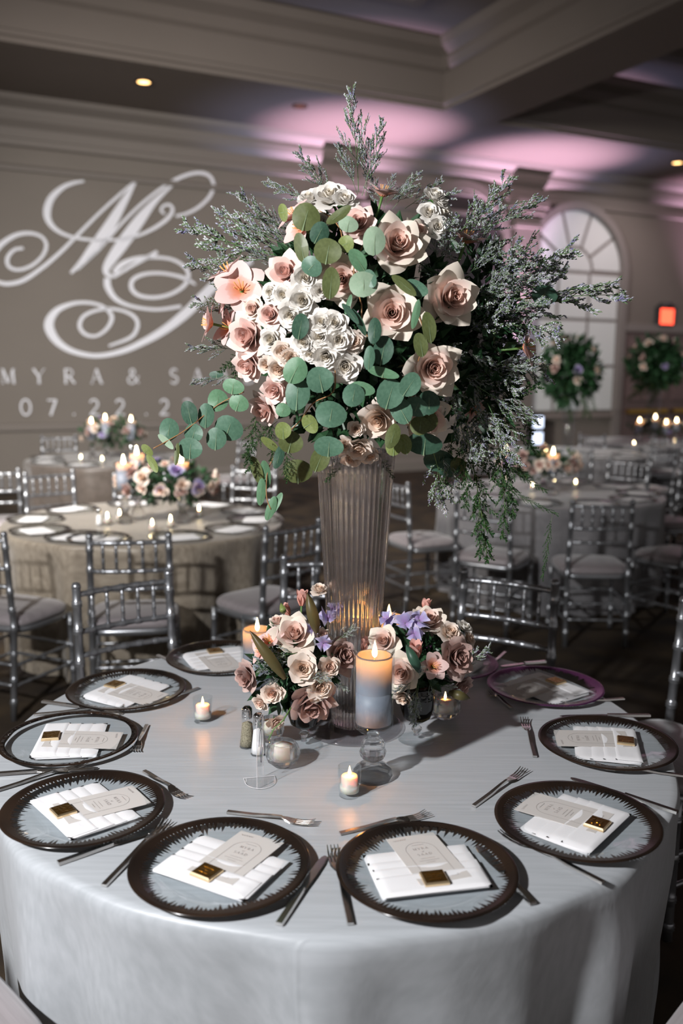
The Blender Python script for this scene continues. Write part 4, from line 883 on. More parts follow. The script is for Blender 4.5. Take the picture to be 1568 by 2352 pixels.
for a in ((1060, 560, 1168, 398), (1075, 560, 1245, 452), (1080, 600, 1150, 470), (1090, 660, 1322, 572), (1110, 690, 1436, 692), (1100, 660, 1300, 628), (1120, 720, 1285, 770), (1110, 790, 1255, 872), (1110, 860, 1245, 820), (1100, 880, 1235, 965), (1110, 930, 1185, 1065), (1080, 700, 1220, 640), (1080, 620, 1190, 560), (1090, 760, 1230, 720), (1080, 820, 1200, 900), (1080, 880, 1170, 960), (1010, 600, 990, 540), (1000, 640, 960, 600), (1000, 560, 1050, 500), (1030, 590, 1010, 540), (1060, 800, 1150, 780), (1070, 740, 1170, 700), (1060, 900, 1110, 1010), (1050, 860, 1130, 880), (1090, 700, 1160, 620), (1100, 740, 1260, 690), (1030, 780, 1060, 830), (1120, 830, 1230, 850), (980, 590, 1000, 655), (1040, 930, 1090, 1060), (1000, 1030, 1020, 1160), (1010, 1020, 1050, 1110), (1070, 640, 1140, 540), (1090, 620, 1230, 600), (1130, 680, 1200, 760), (1040, 560, 1110, 470), (1090, 810, 1180, 830), (1060, 850, 1100, 940), (980, 560, 1010, 500), (1000, 600, 1060, 560), (960, 580, 980, 660), (1000, 700, 1020, 600), (1060, 760, 1130, 740), (1060, 800, 1140, 840), (1060, 840, 1150, 900), (1050, 880, 1120, 960), (1060, 920, 1150, 1000), (1080, 680, 1180, 660), (1080, 720, 1200, 720), (1100, 780, 1210, 790), (1100, 830, 1200, 850), (1070, 780, 1100, 700), (1110, 640, 1200, 620), (1090, 600, 1150, 580), (1040, 800, 1090, 860), (1020, 880, 1060, 960), (1060, 960, 1130, 1040), (1150, 700, 1260, 700), (1140, 660, 1250, 640)):
    tall_casp(*a, rng.uniform(-.10, .06), rng.uniform(-.20, .10), lab_r(a[2], a[3]), rng.uniform(.8, 1.15))
m_fern = mat('plumosa_green', (.012, .048, .012), .6, var=(.024, .08, .016), vscale=6); m_fernstem = mat('fern_stem', (.09, .15, .04), .6)
def fern_proto(seed):
    r_ = random.Random(seed); st, nd = MB(), MB()
    main = [Vector((.06 * sin(4 * k / 10 + seed), .05 * cos(3 * k / 10 + seed), k / 10)) for k in range(11)]; st.tube(main, [.006 * (1 - .05 * k) for k in range(11)], 4)
    for i in range(26):
        s = .12 + .86 * i / 26; k = int(s * 10); p = main[k].lerp(main[min(10, k + 1)], s * 10 - k); a = i * 2.4; L = (.20 * (1 - s) + .07) * r_.uniform(.7, 1.2)
        d = Vector((cos(a), sin(a), .55)).normalized(); q = [p, p + d * L * .5, p + d * L + Vector((0, 0, .03))]; st.tube(q, .002, 3, False)
        for j in range(30):
            e = q[0].lerp(q[2], (j + 1) / 30); o = (d * .8 + Vector((r_.uniform(-1, 1), r_.uniform(-1, 1), r_.uniform(-.6, 1)))).normalized(); w = o.cross(Vector((r_.uniform(-1, 1), r_.uniform(-1, 1), 1))).normalized() * .0075; ln = .055 * (1 - .4 * j / 30)
            nd.add([e, e + o * ln * .5 + w, e + o * ln, e + o * ln * .5 - w], [(0, 1, 2, 3)])
    return st.make('stem', False), nd.make('needles', False)
FERN = [fern_proto(s) for s in (1, 2, 3)]
def fern(base, tip, label, group, wid=1.0):
    cnt[0] += 1; d = tip - base; L = d.length; t = thing('fern_frond', label, 'fern', frame(base, d, cnt[0], (L * wid, L * wid, L)), group)
    a, b = FERN[cnt[0] % 3]; obj('stem', a, m_fernstem, t); stuff(obj('needles', b, m_fern, t))
lf_ = 'dark plumosa fern frond trailing down on the shaded side of the bouquet'
for a in ((1080, 950, 1110, 1290, .7), (1120, 930, 1190, 1190, .7), (1150, 900, 1225, 1000, .9), (1140, 940, 1235, 880, .9), (1070, 1000, 1060, 1170, .8), (1150, 1000, 1150, 1240, .6), (1120, 1020, 1210, 1100, .8), (1030, 1000, 1030, 1130, .9), (1130, 950, 1235, 1040, .8), (1100, 1100, 1105, 1285, .55), (1090, 980, 1140, 1120, .9), (1160, 1060, 1255, 1130, .6)):
    fern(ony(a[0], a[1], .02 + rng.uniform(-.05, .08)), ony(a[2], a[3], rng.uniform(-.08, .08)), lf_, 'fern on the shaded side', a[4])
for (x0, y0, x1, y1, lab) in ((1150, 1110, 1280, 1185, 'thin fern tendril curling out beyond the pewter tablecloth'), (1272, 1180, 1240, 1330, 'thin fern tendril hanging in front of the pewter tablecloth')): fern(ony(x0, y0, .02), ony(x1, y1, -.02), lab, 'fern tendrils', .35)
for a in ((590, 930, 575, 1085, .8), (640, 970, 555, 1050, .8), (560, 800, 510, 860, 1.0), (560, 790, 540, 900, .9), (660, 1010, 660, 1110, .8), (620, 960, 620, 1060, .9), (800, 1050, 745, 1105, .8), (860, 1050, 905, 1095, .8)):
    fern(ony(a[0], a[1], .03), ony(a[2], a[3], -.02), 'green plumosa fern frond beneath the bouquet, on the monogram side of the vase', 'fern on the lit side', a[4])
# dark leafy heart of the bouquet
def leaf_mass(c, r3, n, size, seed, inner=.55):
    r_ = random.Random(seed); b = MB()
    for _ in range(n):
        v = Vector((r_.gauss(0, 1), r_.gauss(0, 1), r_.gauss(0, 1))).normalized(); k = r_.uniform(inner, .92); p = Vector((v.x * r3[0] * k, v.y * r3[1] * k, v.z * r3[2] * k))
        d = (v + Vector((r_.uniform(-1, 1), r_.uniform(-1, 1), r_.uniform(-1, 1))) * .9).normalized(); w = d.cross(v + Vector((.01, .3, .2))).normalized(); s = size * r_.uniform(.6, 1.3); u = d.cross(w) * .12
        b.add([p, p + d * s * .5 + w * s * .32, p + d * s * 1.15, p + d * s * .5 - w * s * .32, p + d * s * .5 + u * s], [(0, 1, 4), (1, 2, 4), (2, 3, 4), (3, 0, 4)])
    return b.make('leaves', False)
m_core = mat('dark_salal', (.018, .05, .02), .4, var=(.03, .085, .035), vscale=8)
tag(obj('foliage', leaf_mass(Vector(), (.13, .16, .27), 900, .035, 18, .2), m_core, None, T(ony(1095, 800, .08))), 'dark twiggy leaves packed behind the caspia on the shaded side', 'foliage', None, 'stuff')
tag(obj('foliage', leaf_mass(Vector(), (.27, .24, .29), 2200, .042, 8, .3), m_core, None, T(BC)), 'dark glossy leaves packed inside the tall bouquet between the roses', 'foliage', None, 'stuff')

# ================================================================== THE TALL VASE AND WHAT STANDS ROUND IT
VX, VY = .047, .05
def flute(n, k, lo=.0): return lambda a, r, z: 1 + (k * (abs(cos(n * a / 2)) - .5) if r > .02 else 0)
def vase_mat():
    m = bpy.data.materials.new('fluted_glass'); m.use_nodes = True; nt = m.node_tree; nt.nodes.remove(nt.nodes['Principled BSDF']); N = nt.nodes.new; Lk = nt.links.new
    g = N('ShaderNodeBsdfGlass'); g.inputs['IOR'].default_value = 1.36; g.inputs['Roughness'].default_value = .03; g.inputs[0].default_value = (.98, .96, .95, 1)
    t = N('ShaderNodeBsdfTransparent'); t.inputs[0].default_value = (.95, .93, .92, 1); x = N('ShaderNodeMixShader'); x.inputs[0].default_value = .22
    d = N('ShaderNodeBsdfTranslucent'); d.inputs[0].default_value = (.75, .68, .65, 1); y = N('ShaderNodeMixShader'); y.inputs[0].default_value = .03
    Lk(g.outputs[0], x.inputs[1]); Lk(t.outputs[0], x.inputs[2]); Lk(x.outputs[0], y.inputs[1]); Lk(d.outputs[0], y.inputs[2]); Lk(y.outputs[0], nt.nodes['Material Output'].inputs[0]); return m
m_vase = vase_mat()
v = thing('fluted_vase', 'tall clear fluted glass vase carrying the big bouquet', 'vase', T((VX, VY, TZ)))
zz = [.012 + .708 * k / 14 for k in range(15)]
def vr(z): return .054 + (.096 - .054) * (z / .72) ** 1.1
outer = [(.0, .010), (.03, .010), (.052, .012)] + [(vr(z), z) for z in zz] + [(vr(.72) - .003, .722)]
inner = [(vr(z) - .006, z) for z in reversed(zz[1:])] + [(.03, .05), (.0, .05)]
vb = MB().lathe(outer, 240, fl=lambda a, r, z: 1 + (.055 * (abs(cos(20 * a)) - .5) if r > .046 else 0)); vb.lathe([(vr(.72) - .003, .722)] + [(r - .004, z) for r, z in inner], 120)
obj('body', vb.make('body'), m_vase, v)
obj('foot', MB().lathe([(.0, .0), (.062, .0), (.066, .003), (.064, .010), (.054, .014), (.0, .014)], 60).make('foot'), m_glass, v)
dsc = tag(obj('glass_base_plate', MB().lathe([(.0, .0005), (.118, .0005), (.128, .003), (.130, .007), (.126, .009), (.115, .006), (.0, .005)], 72).make('disc'), glass_thin('smoke_tint_glass', (.86, .85, .86), .05), None, T((VX, VY - .005, TZ))), 'clear round glass plate lying under the fluted vase', 'plate')

m_flame = mat('flame', (1, .8, .4), .5, emit=(1.0, .62, .22), estr=9.0); m_flametip = mat('flame_core', (1, .9, .7), .5, emit=(1.0, .78, .42), estr=14.0)
m_wick = mat('wick', (.02, .015, .01), .9)
def wax_mat(): return mat('grey_wax', (.215, .235, .285), .5, var=(.25, .27, .315), vscale=30)
def shell_mat():
    m = mat('thin_lit_wax', (.215, .235, .285), .5, var=(.25, .27, .315), vscale=30, transl=.4); nt = m.node_tree
    tc = nt.nodes.new('ShaderNodeTexCoord'); sp = nt.nodes.new('ShaderNodeSeparateXYZ'); mr = nt.nodes.new('ShaderNodeMapRange')
    mr.interpolation_type = 'SMOOTHSTEP'; mr.inputs[1].default_value = .05; mr.inputs[2].default_value = 1.0; mr.inputs[3].default_value = 0.0; mr.inputs[4].default_value = .55   # the wax wall thins upward
    nt.links.new(tc.outputs['Generated'], sp.inputs[0]); nt.links.new(sp.outputs['Z'], mr.inputs[0])
    nt.links.new(mr.outputs[0], [n for n in nt.nodes if n.type == 'MIX_SHADER'][0].inputs[0]); return m
m_shell = shell_mat()
m_wax = wax_mat(); m_wwax = mat('white_wax', (.80, .72, .64), .5, sss=.8)
def flame_mesh(s): return MB().lathe([(.0, 0), (.0042 * s, .004 * s), (.0056 * s, .010 * s), (.0042 * s, .019 * s), (.0018 * s, .029 * s), (.0, .036 * s)], 12).make('flame')
def candle_light(P, e, parent=None):
    l = light('candle_glow', 'POINT', P, e, (1.0, .33, .065), shadow_soft_size=.008); return l
def pillar_candle(P, r, h, label, group, glow=1.6, pool=.085, n=40):
    t = thing('pillar_candle', label, 'candle', T(P), group)
    obj('wax', MB().lathe([(.0, 0), (r, 0), (r, h - pool), (r - .010, h - pool), (r - .014, h - pool * .75), (.0, h - pool * .75 - .003)], n).make('wax'), m_wax, t)
    obj('wax_rim', MB().lathe([(r, h - pool), (r, h - .004), (r - .0015, h), (r - .0035, h - .001), (r - .0038, h - .004)], n).make('rim'), m_shell, t)
    obj('wick', MB().tube([(0, 0, h - pool), (.001, 0, h - .006)], .0011, 6).make('wick'), m_wick, t)
    f = obj('flame', flame_mesh(1.15), m_flame, t); f.location = (.001, 0, h - .008)
    if glow: candle_light(Vector(P) + Vector((0, 0, h - .010)), glow)
    return t
def hurricane(P, r, h, label, group):
    t = thing('candle_hurricane', label, 'candle holder', T(P), group)
    obj('glass_cylinder', MB().lathe([(.0, .0), (r - .004, .0), (r, .004), (r, h - .001), (r - .001, h), (r - .0025, h - .001), (r - .0025, .008), (.0, .008)], 48).make('cylinder'), m_glass, t); return t
def crystal():
    m = bpy.data.materials.new('cut_crystal'); m.use_nodes = True; nt = m.node_tree; nt.nodes.remove(nt.nodes['Principled BSDF'])
    g = nt.nodes.new('ShaderNodeBsdfGlass'); g.inputs['IOR'].default_value = 1.42; g.inputs['Roughness'].default_value = .01
    t = nt.nodes.new('ShaderNodeBsdfTransparent'); t.inputs[0].default_value = (.96, .97, .98, 1); x = nt.nodes.new('ShaderNodeMixShader'); x.inputs[0].default_value = .28
    nt.links.new(g.outputs[0], x.inputs[1]); nt.links.new(t.outputs[0], x.inputs[2]); nt.links.new(x.outputs[0], nt.nodes['Material Output'].inputs[0]); return m
m_crystal = crystal()
def facet(n): return lambda a, r, z: 1.0 / max(.2, cos(((a + pi / n) % (2 * pi / n)) - pi / n))
def crystal_holder(P, label, group, cup_r=.046, cup_h=.185, stem=.128):
    t = thing('crystal_candle_holder', label, 'candle holder', T(P), group); k = stem / .128
    obj('base', MB().lathe([(.0, 0), (.043, 0), (.046, .006), (.043, .022 * k), (.026, .036 * k), (.018, .044 * k), (.0, .044 * k)], 10).make('base', False), m_crystal, t)
    obj('stem', MB().lathe([(.0, .044 * k), (.018, .044 * k), (.028, .052 * k), (.031, .064 * k), (.027, .074 * k), (.028, .082 * k), (.022, .094 * k), (.014, .100 * k), (.014, .108 * k), (.0, .108 * k)], 10).make('stem', False), m_crystal, t)
    b = stem
    obj('cup', MB().lathe([(.0, b - .022), (.016, b - .021), (.032, b - .014), (.044, b - .002), (cup_r, b + .012), (cup_r, b + cup_h), (cup_r - .0012, b + cup_h + .001), (cup_r - .0028, b + cup_h), (cup_r - .0028, b + .014), (.040, b + .004), (.0, b - .001)], 56).make('cup'), m_glass, t); return t
HP = onz(855, 1786, TZ); gc = 'grey pillar candles on the front table'
crystal_holder(HP, 'cut crystal candle holder with tall glass cup in front of the flowers', 'candle holders on the front table')
pillar_candle(HP + Vector((0, 0, .135)), .0405, .158, 'grey pillar candle burning in the crystal holder in front', gc, .30)
HL, HR = Vector((-.228, .33, TZ)), Vector((.150, .30, TZ))
for P, hc, lab, lab2 in ((HL, .215, 'glass cylinder round the candle by the rear charger, beside the pink tulip', 'grey pillar candle burning behind the pink tulip'), (HR, .265, 'glass cylinder round the candle tucked behind the fluted vase', 'grey pillar candle burning behind the lavender sweet peas')):
    hurricane(P, .0475, hc, lab, 'candle holders on the front table'); pillar_candle(P + Vector((0, 0, .009)), .0405, hc - .045, lab2, gc, .30)
def votive(P, label, group, light_on=True, h=.066, r=.026):
    t = thing('votive_glass', label, 'votive', T(P), group)
    obj('glass_cup', MB().lathe([(.0, .0), (r * .86, .0), (r * .88, .002), (r, h), (r - .0018, h), (r * .86 - .001, .012), (.0, .010)], 36).make('cup'), m_glass, t)
    obj('wax', MB().lathe([(.0, .0105), (r * .80, .0105), (r * .82, .024), (r * .70, .025), (r * .70, .044), (r * .64, .046), (.0, .044)], 28).make('wax'), m_wwax, t)
    obj('flame', flame_mesh(.62), m_flame, t).location = (0, 0, .046)
    if light_on: candle_light(Vector(P) + Vector((0, 0, .060)), .12)
    return t
votive(onz(466, 1656, TZ), 'clear votive with lit white candle standing alone near the rear chargers', 'votives on the front table')
votive(onz(802, 1826, TZ), 'clear votive with lit white candle in front of the crystal holder', 'votives on the front table')
def bubble(P, label, r=.042, lit=False):
    t = thing('bubble_votive', label, 'votive', T(P), 'bubble votives on the front table')
    obj('glass_bowl', MB().lathe([(.0, .0), (.020, .0), (r * .86, .014), (r, .030), (r * .93, .046), (r * .72, .058), (r * .66, .058), (r * .68, .050), (r * .66, .022), (.0, .020)], 14).make('bowl', False), m_crystal, t)
    obj('wax', MB().lathe([(.0, .0215), (r * .58, .0215), (r * .58, .050), (.0, .052)], 24).make('wax'), m_wwax, t)
    if lit: obj('flame', flame_mesh(.6), m_flame, t).location = (0, 0, .052)
bubble(onz(649, 1758, TZ), 'faceted crystal bubble votive under the drooping spray rose'); bubble(onz(1021, 1648, TZ), 'faceted bubble votive shaded behind the right goblet', .044, True); bubble(onz(622, 1700, TZ), 'clear bubble votive behind the salt shaker', .034)
# salt and pepper
m_chrome = mat('chrome', (.62, .62, .62), .08, metal=1.0)
def shaker(P, fill, label):
    t = thing('shaker', label, 'shaker', T(P), 'table shakers'); ff = lambda a, r, z: 1 + .03 * cos(8 * a)
    obj('glass_body', MB().lathe([(.0, 0), (.0195, 0), (.0205, .003), (.0175, .02), (.0135, .060), (.0125, .072), (.0120, .076), (.0, .076)], 32, fl=ff).make('body'), m_glass, t)
    obj('contents', MB().lathe([(.0, .003), (.0178, .004), (.0160, .02), (.0122, .060), (.0, .066)], 24, fl=ff).make('fill'), fill, t)
    obj('cap', MB().lathe([(.0128, .075), (.0132, .078), (.0126, .080), (.0132, .083), (.0126, .086), (.0132, .092), (.0118, .099), (.007, .104), (.0, .105)], 24).make('cap'), m_chrome, t)
shaker(onz(568, 1714, TZ), mat('pepper', (.36, .32, .22), .9, var=(.10, .08, .05), vscale=500), 'glass pepper shaker with chrome dome behind the salt')
shaker(onz(594, 1731, TZ), mat('salt', (.82, .80, .80), .9), 'glass salt shaker with chrome dome, filled white')
# acrylic number stand
AP = onz(598, 1800, TZ); m_acr = glass_thin('acrylic', (.985, .985, .985), .02, .02, .45); m_acr_e = mat('acrylic_edge', (.72, .70, .72), .3)
t = thing('acrylic_sign_stand', 'clear acrylic table sign on half-round base by the salt shaker', 'table sign', T(AP) @ RZ(rad(12)))
hp = [(-.035, .028), (.035, .028)] + [(.035 * cos(rad(a)), .012 + .042 * sin(rad(a))) for a in range(-8, -173, -12)]
b = MB(); n = len(hp); b.add([(x, y, .0006) for x, y in hp] + [(x, y, .0036) for x, y in hp], [tuple(range(n)), tuple(range(2 * n - 1, n - 1, -1))])
obj('base', b.make('base', False), m_acr, t); obj('base_edge', MB().tube([(x, y, .0030) for x, y in hp + hp[:1]], .0006, 4).make('edge', False), m_acr_e, t)
Mx = T((0, .004, .0036)) @ RZ(rad(70)); obj('panel', MB().box((0, 0, .075), (.062, .003, .150)).make('panel', False), m_acr, t, Mx)
obj('panel_edge', MB().tube([(.031, 0, 0), (.031, 0, .150), (-.031, 0, .150), (-.031, 0, 0)], .0006, 4).make('edge', False), m_acr_e, t, Mx)
obj('lettering', MB().tube(spline([(-.018, -.002, .09), (-.005, -.002, .125), (.006, -.002, .10), (-.004, -.002, .06), (.004, -.002, .045), (.016, -.002, .075)], 6), .0006, 4).make('script', False), mat('dark_script', (.08, .07, .09), .6), t, Mx)
# smoked goblets
m_smoke = glass_thin('smoked_glass', (.20, .17, .10), .06, .03, .6)
def goblet(P, label):
    t = thing('smoked_goblet', label, 'goblet', T(P), 'smoked goblets of flowers')
    obj('foot', MB().lathe([(.0, .0005), (.046, .0005), (.047, .002), (.030, .006), (.008, .012), (.0, .012)], 64, fl=lambda a, r, z: 1 + (.012 * cos(32 * a) if r > .02 else 0)).make('foot'), m_glass, t)
    obj('stem', MB().lathe([(.0, .012), (.008, .012), (.006, .018), (.013, .026), (.013, .032), (.006, .040), (.010, .046), (.0, .046)], 10).make('stem', False), m_crystal, t)
    obj('bowl', MB().lathe([(.0, .046), (.016, .047), (.034, .060), (.042, .085), (.042, .125), (.040, .150), (.0385, .150), (.040, .125), (.040, .087), (.032, .064), (.0, .052)], 48, fl=lambda a, r, z: 1 + .01 * cos(12 * a)).make('bowl'), m_smoke, t)
G1, G2 = onz(698, 1712, TZ), onz(956, 1698, TZ)
goblet(G1, 'smoked gold glass goblet under the big mauve rose'); goblet(G2, 'smoked dark glass goblet under the lacy caspia')
goblet(Vector((-.02, .24, TZ)), 'smoked goblet hidden deep behind the vase among low flowers')

# ------------------------------------------------------------------ low flowers round the vase
L1C, L1R = Vector((-.105, -.02, .945)), (.145, .13, .12); L2C, L2R = Vector((.195, .03, .955)), (.145, .13, .11)
GL_ = 'low flowers round the vase'
def low(c, r3, x, y, d, kind, m, label, face=(0, 0), sink=.2, name='rose', k=1.0):
    P, n = surf(x, y, c, r3, k); toc = (CAM - P).normalized(); nn = (n * .5 + toc * .5 + RGT * face[0] + UPV * face[1]).normalized(); dm = px2m(d, P)
    rose(P - nn * dm * sink, nn, dm * (1.2 if kind != 's' else 1.3), kind, m, label, GL_, name)
for a in (
 (676, 1455, 108, 'q', m_blush, 'large open blush rose at the top of the goblet with mauve roses', (-.05, .15)), (562, 1555, 74, 'g', m_mauve, 'mauve rose hanging outward toward the lone votive', (-.6, -.2)),
 (694, 1535, 66, 's', m_cream, 'round cream rose with peach heart below the large blush rose', (0, .05)), (757, 1532, 46, 's', m_peach, 'small peach spray rose beside the mauve rose near the vase', (.1, 0)),
 (735, 1578, 60, 's', m_cream, 'cream spray rose just above the big mauve rose', (.1, -.1)), (624, 1592, 48, 's', m_peach, 'peach spray rose above the shakers', (-.1, -.1)),
 (597, 1615, 36, 's', m_peach, 'smallest peach spray rose, touching the pepper shaker cap', (-.3, -.2)), (716, 1622, 116, 'q', m_mauve, 'big mauve rose spilling over the front of the smoked goblet', (.0, -.35)),
 (788, 1505, 84, 'g', m_mauve, 'brownish mauve rose between goblet flowers and front candle', (.2, .05)), (636, 1425, 46, 'q', m_blush, 'blush rose behind the tulip buds', (-.2, .4)),
 (742, 1460, 44, 'g', m_blush, 'shaded blush rose under the lavender sweet peas by the vase', (.2, .2))): low(L1C, L1R, *a)
low(L1C, L1R, 734, 1353, 38, 's', m_cream, 'cream spray rose raised against the vase glass', (-.1, .2), .2, 'rose', 1.0)
P = onz(632, 1722, TZ); P.z = TZ + .075; rose(P, Vector((.35, -.75, -.25)), .052, 's', m_peach, 'drooping peach spray rose resting on the bubble votive', GL_)
for a in (
 (880, 1472, 84, 'q', m_blush, 'blush rose between the fluted vase and the sweet peas', (-.1, .1)), (920, 1545, 96, 'q', m_blush, 'blush rose just behind the front candle glass', (-.15, 0)),
 (985, 1422, 92, 'q', m_blush, 'blush rose behind the lavender sweet peas near the rear candle', (.0, .35)), (1034, 1453, 54, 's', m_cream, 'largest cream spray rose of the outer trio', (.1, .2)),
 (1068, 1440, 36, 's', m_ivory, 'topmost small cream bud of the outer trio', (.3, .4)), (1078, 1467, 38, 's', m_cream, 'outermost small cream spray rose of the trio', (.5, .1)),
 (1053, 1510, 98, 'g', m_mauve, 'mauve rose with many folds facing the purple charger', (.3, .05)), (1062, 1580, 66, 'g', m_mauve, 'drooping dark mauve rose low beside the shaded votive', (.4, -.4)),
 (925, 1605, 50, 'q', m_cream, 'pale rose low between the front candle and dark goblet', (-.2, -.4))): low(L2C, L2R, *a)
def low_tulip(c, r3, x, y, s, kind, label, face, k=1.05):
    P, n = surf(x, y, c, r3, k); nn = (n * .2 + RGT * face[0] + UPV * face[1] - FWD * face[2]).normalized(); tulip(P - nn * px2m(s * .5, P), nn, px2m(s, P), kind, label, GL_)
for a in ((693, 1375, 34, 'bud', 'upright pink tulip bud above the large blush rose', (.05, 1, .1)), (658, 1402, 28, 'bud', 'small pink tulip bud beside the taller bud', (-.5, .8, .2)), (612, 1462, 40, 'open', 'dusky pink tulip against the rear candle glass', (-.2, .6, .3)), (588, 1492, 34, 'open', 'dusky pink tulip low beside the rear candle glass', (-.7, .1, .3)), (838, 1482, 32, 'bud', 'pink tulip bud between vase and front candle', (.05, 1, .3))): low_tulip(L1C, L1R, *a)
for a in ((955, 1495, 40, 'bud', 'large pink tulip bud standing over the dark goblet', (-.1, 1, .25)), (1000, 1528, 36, 'open', 'pink tulip with spread petals below the mauve rose', (.2, .2, .5)), (978, 1392, 28, 'bud', 'pink tulip tip behind the rose near the rear candle', (.1, 1, .1))): low_tulip(L2C, L2R, *a)
# sweet peas
m_pea = petal_mat('lavender_petal', (.40, .24, .52), (.47, .45, .72), .1, .8, (.62, .56, .74), .3)
def pea_petal(phi, w, L, up_, sd):
    return MB().grid(9, 6, lambda u, v: Vector((v * L * cos(up_) * cos(phi) - (u - .5) * w * (.3 + v) * sin(phi), v * L * cos(up_) * sin(phi) + (u - .5) * w * (.3 + v) * cos(phi), v * L * sin(up_) + .10 * sin(9 * u + sd) * v * v - .35 * (u - .5) ** 2))).make('petal')
PEA = [pea_petal(0, 1.5, 1.0, .9, 0), pea_petal(.5, 1.2, .9, .3, 2), pea_petal(2.4, .9, .8, .5, 1), pea_petal(-2.2, .9, .8, .4, 3), pea_petal(-.8, .8, .9, .1, 4)]
def pea(c, r3, x, y, s, lab, face, k=1.08):
    P, n = surf(x, y, c, r3, k); nn = (n * .3 + RGT * face[0] + UPV * face[1] - FWD * .6).normalized(); cnt[0] += 1; t = thing('sweet_pea', lab, 'flower', frame(P, nn, cnt[0] * 2.3, px2m(s, P) * .55), 'sweet peas round the vase')
    for me in PEA: obj('petal', me, m_pea, t)
    obj('stem', MB().tube([(0, 0, .1), (.05, .1, -.6), (.1, 0, -1.6)], .035, 5).make('stem'), m_stem, t)
for a in ((752, 1420, 46, 'lavender sweet pea closest to the vase glass', (0, .4)), (765, 1398, 34, 'topmost lavender sweet pea beside the vase', (.2, .5)), (742, 1478, 38, 'violet sweet pea between the large blush and mauve roses', (0, -.2)), (722, 1445, 34, 'violet sweet pea touching the large blush rose', (-.2, .1))): pea(L1C, L1R, *a)
for a in ((888, 1422, 42, 'pale lavender sweet pea in front of the rear candle', (-.2, .4)), (930, 1432, 46, 'violet-blue sweet pea with a visible green calyx', (-.1, .3)), (962, 1425, 50, 'large lavender sweet pea over the blush rose', (.1, .3)), (950, 1455, 40, 'drooping violet sweet pea under the large lavender one', (0, -.3))): pea(L2C, L2R, *a)
# long olive leaves, caspia, rose stem, leafy hearts
def blade(P0, P1, w, label, m, sag=.02):
    d = P1 - P0; L = d.length; z = d.normalized(); toc = (CAM - P0).normalized(); x = z.cross(toc).normalized(); y = x.cross(z)
    M = Matrix(((x.x, y.x, z.x, P0.x), (x.y, y.y, z.y, P0.y), (x.z, y.z, z.z, P0.z), (0, 0, 0, 1)))
    tag(obj('tulip_leaf', MB().grid(5, 9, lambda u, v: Vector(((u - .5) * w * sin(pi * min(1, .08 + .92 * v)) ** .7, sag * sin(pi * v) - .25 * w * (2 * u - 1) ** 2, v * L))).make('blade'), m, None, M), label, 'leaf', 'long leaves round the vase')
m_oleaf = leaf_mat('olive_leaf', (.075, .075, .025), (.13, .07, .035))
blade(ony(655, 1560, -.16), ony(573, 1448, -.15), .026, 'long olive and rust leaf arching over the mauve rose', m_oleaf)
blade(ony(728, 1455, -.10), ony(706, 1362, -.10), .028, 'dark olive leaf upright behind the large blush rose', m_oleaf)
blade(ony(965, 1545, -.12), ony(932, 1480, -.10), .024, 'dark leaf under the large pink tulip bud', LT['d']); blade(ony(1030, 1590, -.09), ony(1080, 1605, -.10), .022, 'pale leaf tip low beside the drooping mauve rose', m_oleaf)
blade(ony(652, 1410, .0), ony(645, 1385, .0), .016, 'small green leaf beside the tulip buds', LT['y'])
for (x0, y0, x1, y1, yy, c_, w) in ((640, 1545, 585, 1530, -.13, 'a', 1), (650, 1560, 610, 1570, -.14, 'a', 1), (700, 1560, 760, 1560, -.13, 'a', 1), (700, 1500, 590, 1515, -.12, 'a', .8), (770, 1470, 820, 1440, -.06, 'a', .9), (770, 1560, 800, 1590, -.1, 'a', 1)):
    caspia(ony(x0, y0, yy), ony(x1, y1, yy - .03), 'small dark caspia tuft between the goblet roses, near the shakers', 'caspia round the vase', 1.1)
for (x0, y0, x1, y1, yy) in ((960, 1560, 905, 1590, -.10), (960, 1570, 945, 1650, -.12), (980, 1560, 1010, 1620, -.11), (960, 1560, 970, 1530, -.12), (940, 1570, 930, 1610, -.13), (1020, 1550, 1125, 1490, -.02), (1000, 1570, 1060, 1590, -.06), (960, 1575, 955, 1668, -.13)):
    caspia(ony(x0, y0, yy), ony(x1, y1, yy - .02), 'pale caspia tuft spilling over the dark goblet', 'caspia round the vase', .95)
tag(obj('drooping_stem', MB().tube([ony(668, 1625, -.17), ony(650, 1655, -.19), ony(628, 1675, -.20), ony(616, 1700, -.20)], [.0018, .0016, .0014, .0014], 6).make('stem'), m_stem), 'thin bent green stem with a closed bud above the bubble votive', 'stem')
for c_, r3, lab in ((L1C, L1R, 'dark leaves filling the goblet nearer the shakers'), (L2C, L2R, 'dark leaves filling the goblet nearer the purple charger')):
    tag(obj('foliage', leaf_mass(Vector(), (r3[0] * .85, r3[1] * .85, r3[2] * .8), 420, .035, 9, .2), m_core, None, T(c_)), lab, 'foliage', None, 'stuff')

